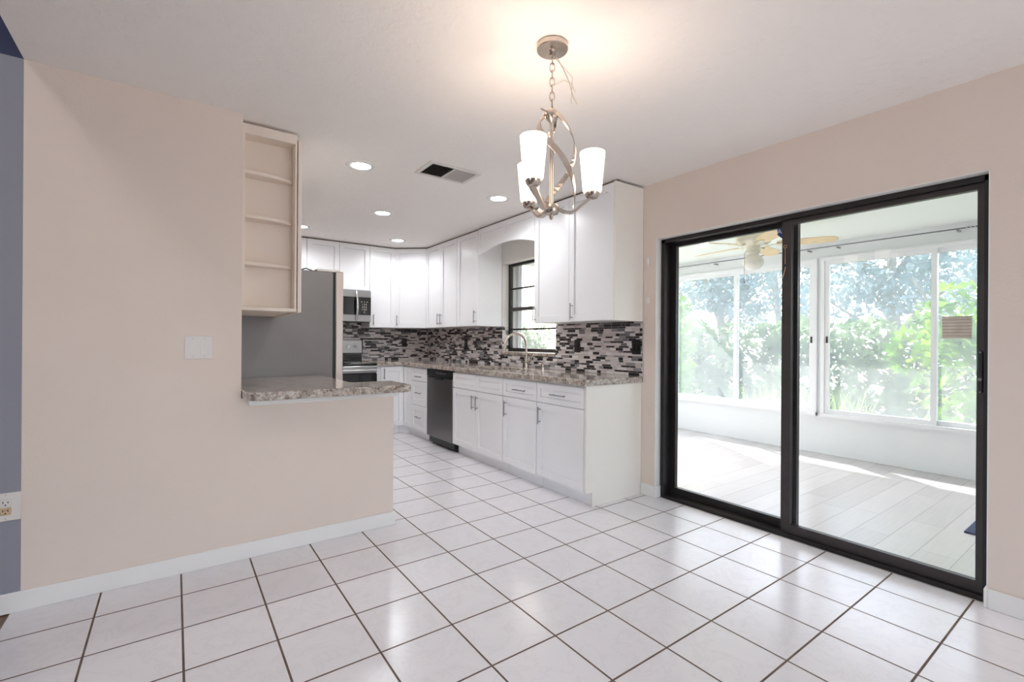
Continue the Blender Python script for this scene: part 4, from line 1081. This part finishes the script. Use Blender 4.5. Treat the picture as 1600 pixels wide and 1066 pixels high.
def blobs(cs, n):
    cs = np.asarray(cs, float); w = (cs[:, 3] ** 2); k = RNG.choice(len(cs), n, p=w / w.sum())
    d = RNG.normal(size=(n, 3)); d /= np.linalg.norm(d, axis=1)[:, None]
    r = cs[k, 3] * RNG.uniform(0.55, 1.0, n) ** 0.5
    return cs[k, :3] + d * r[:, None]
def hedge(name, label, a, b, zt_, wid, n, mat, size):
    a, b = np.array(a), np.array(b); L = np.linalg.norm(b - a); m_ = int(L / 0.55)
    cs = []
    for i in range(m_):
        p = a + (b - a) * (i + 0.5) / m_
        for z in np.arange(-0.2, zt_ - 0.25, 0.45):
            cs.append((p[0] + RNG.uniform(-wid, wid) * 0.4, p[1] + RNG.uniform(-.25, .25), z + RNG.uniform(0, 0.3), RNG.uniform(0.4, 0.6)))
    o = leaves(name, mat, None, blobs(cs, n), size); tag(o, label, 'hedge'); return o
hedge('hedge', 'long leafy green hedge across the garden beyond the sunroom windows', (10.0, -4), (10.6, 11), 1.45, 0.8, 26000, 'hedge', 0.085)
hedge('hedge', 'leafy pale hedge seen through the kitchen window', (2.5, 11.5), (10.2, 12.6), 1.6, 0.8, 12000, 'hedge', 0.085)
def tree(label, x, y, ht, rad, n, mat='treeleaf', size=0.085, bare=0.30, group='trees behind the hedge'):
    r = thing('tree', label, 'tree', (x, y, -0.30), 0, group)
    tk = MB(); tops = []
    tk.tube([(x, y, -0.30), (x + 0.1, y - 0.05, ht * 0.25), (x + 0.05, y + 0.1, ht * 0.55), (x, y, ht * 0.8)], [0.16, 0.12, 0.08, 0.03], 8)
    for k in range(9):
        a_ = k * 2.4; z0_ = ht * (0.16 + 0.055 * k); z1_ = z0_ + ht * 0.22; q_ = rad * RNG.uniform(0.6, 0.95)
        e_ = (x + q_ * math.cos(a_), y + q_ * math.sin(a_), z1_)
        tk.tube([(x, y, z0_), (x + q_ * 0.5 * math.cos(a_), y + q_ * 0.5 * math.sin(a_), (z0_ + z1_) / 2 + 0.1), e_], [0.06, 0.04, 0.015], 6); tops.append(e_)
    tk.build('trunk', 'bark', r, smooth=True)
    cs = [(e_[0], e_[1], e_[2], rad * RNG.uniform(0.35, 0.5)) for e_ in tops]
    for k in range(14):
        a_ = RNG.uniform(0, 2 * PI); q_ = rad * RNG.uniform(0.1, 0.75); cs.append((x + q_ * math.cos(a_), y + q_ * math.sin(a_), ht * RNG.uniform(bare, 0.92), rad * RNG.uniform(0.25, 0.45)))
    leaves('crown', mat, r, blobs(cs, n), size)
    return r
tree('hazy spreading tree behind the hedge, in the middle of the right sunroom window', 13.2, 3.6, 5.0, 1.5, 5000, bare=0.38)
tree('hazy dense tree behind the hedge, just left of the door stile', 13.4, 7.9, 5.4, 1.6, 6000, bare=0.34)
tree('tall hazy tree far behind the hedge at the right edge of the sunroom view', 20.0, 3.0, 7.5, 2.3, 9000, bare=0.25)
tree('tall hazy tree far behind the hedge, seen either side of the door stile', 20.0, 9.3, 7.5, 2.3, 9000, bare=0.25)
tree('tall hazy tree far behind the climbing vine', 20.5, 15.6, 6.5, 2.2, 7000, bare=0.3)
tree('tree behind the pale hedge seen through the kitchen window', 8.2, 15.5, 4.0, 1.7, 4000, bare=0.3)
# vine column at left, leafy bush at right, weeds below the windows
vn = thing('climbing_vine', 'bright green vine climbing outside the left sunroom window', 'vine', (6.75, 4.66, -0.30))
MB().tube([(6.75, 4.66, -0.3), (6.70, 4.70, 0.6), (6.8, 4.62, 1.5), (6.74, 4.68, 2.2)], 0.012, 6).build('stem', 'bark', vn)
leaves('foliage', 'vine', vn, blobs([(6.75 + RNG.uniform(-.06, .06), 4.66 + RNG.uniform(-.07, .07), z, RNG.uniform(0.13, 0.21)) for z in np.arange(-0.1, 1.85, 0.10)], 1500), 0.05)
bu = thing('shrub', 'bright green leafy shrub with slanting branch outside the right sunroom window', 'shrub', (7.0, 1.05, -0.30))
MB().tube([(7.0, 0.75, -0.3), (7.0, 0.95, 0.5), (7.0, 1.35, 1.25), (7.02, 1.75, 2.0)], [0.03, 0.026, 0.02, 0.01], 7).tube([(7.0, 1.05, 0.7), (7.05, 0.85, 1.3), (7.1, 0.7, 2.0)], [0.02, 0.015, 0.008], 6).build('branch', 'bark', bu, smooth=True)
leaves('foliage', 'vine', bu, blobs([(7.0 + RNG.uniform(-.35, .35), RNG.uniform(0.45, 1.6), RNG.uniform(-0.1, 1.85), RNG.uniform(0.18, 0.36)) for k in range(26)], 1900), 0.065)
for k, (x_, y_, lb, n_) in enumerate(((7.6, 3.2, 'tall grass clump beyond the left sunroom window, left of the stile', 500), (7.6, 6.3, 'tall grass clump beside the climbing vine', 450), (8.6, 0.2, 'tall grass clump low behind the bright shrub', 450))):
    p = np.stack([x_ + RNG.normal(0, .25, n_), y_ + RNG.uniform(-.75, .75, n_)], -1)
    V = []; Fc = []
    for (gx, gy) in p:
        hgt = RNG.uniform(0.35, 0.95); lx, ly = RNG.normal(0, .14, 2); a_ = RNG.uniform(0, PI); wx, wy = 0.011 * math.cos(a_), 0.011 * math.sin(a_); i0 = len(V)
        V += [(gx - wx, gy - wy, -.3), (gx + wx, gy + wy, -.3), (gx + lx * .4 + wx, gy + ly * .4 + wy, -.3 + hgt * .6), (gx + lx * .4 - wx, gy + ly * .4 - wy, -.3 + hgt * .6), (gx + lx, gy + ly, -.3 + hgt)]
        Fc += [(i0, i0 + 1, i0 + 2, i0 + 3), (i0 + 3, i0 + 2, i0 + 4)]
    me = bpy.data.meshes.new('grass_clump'); me.from_pydata(V, [], Fc); me.materials.append(M['weed'])
    o = bpy.data.objects.new('grass_clump', me); COL.objects.link(o); tag(o, lb, 'grass', None, 'stuff')
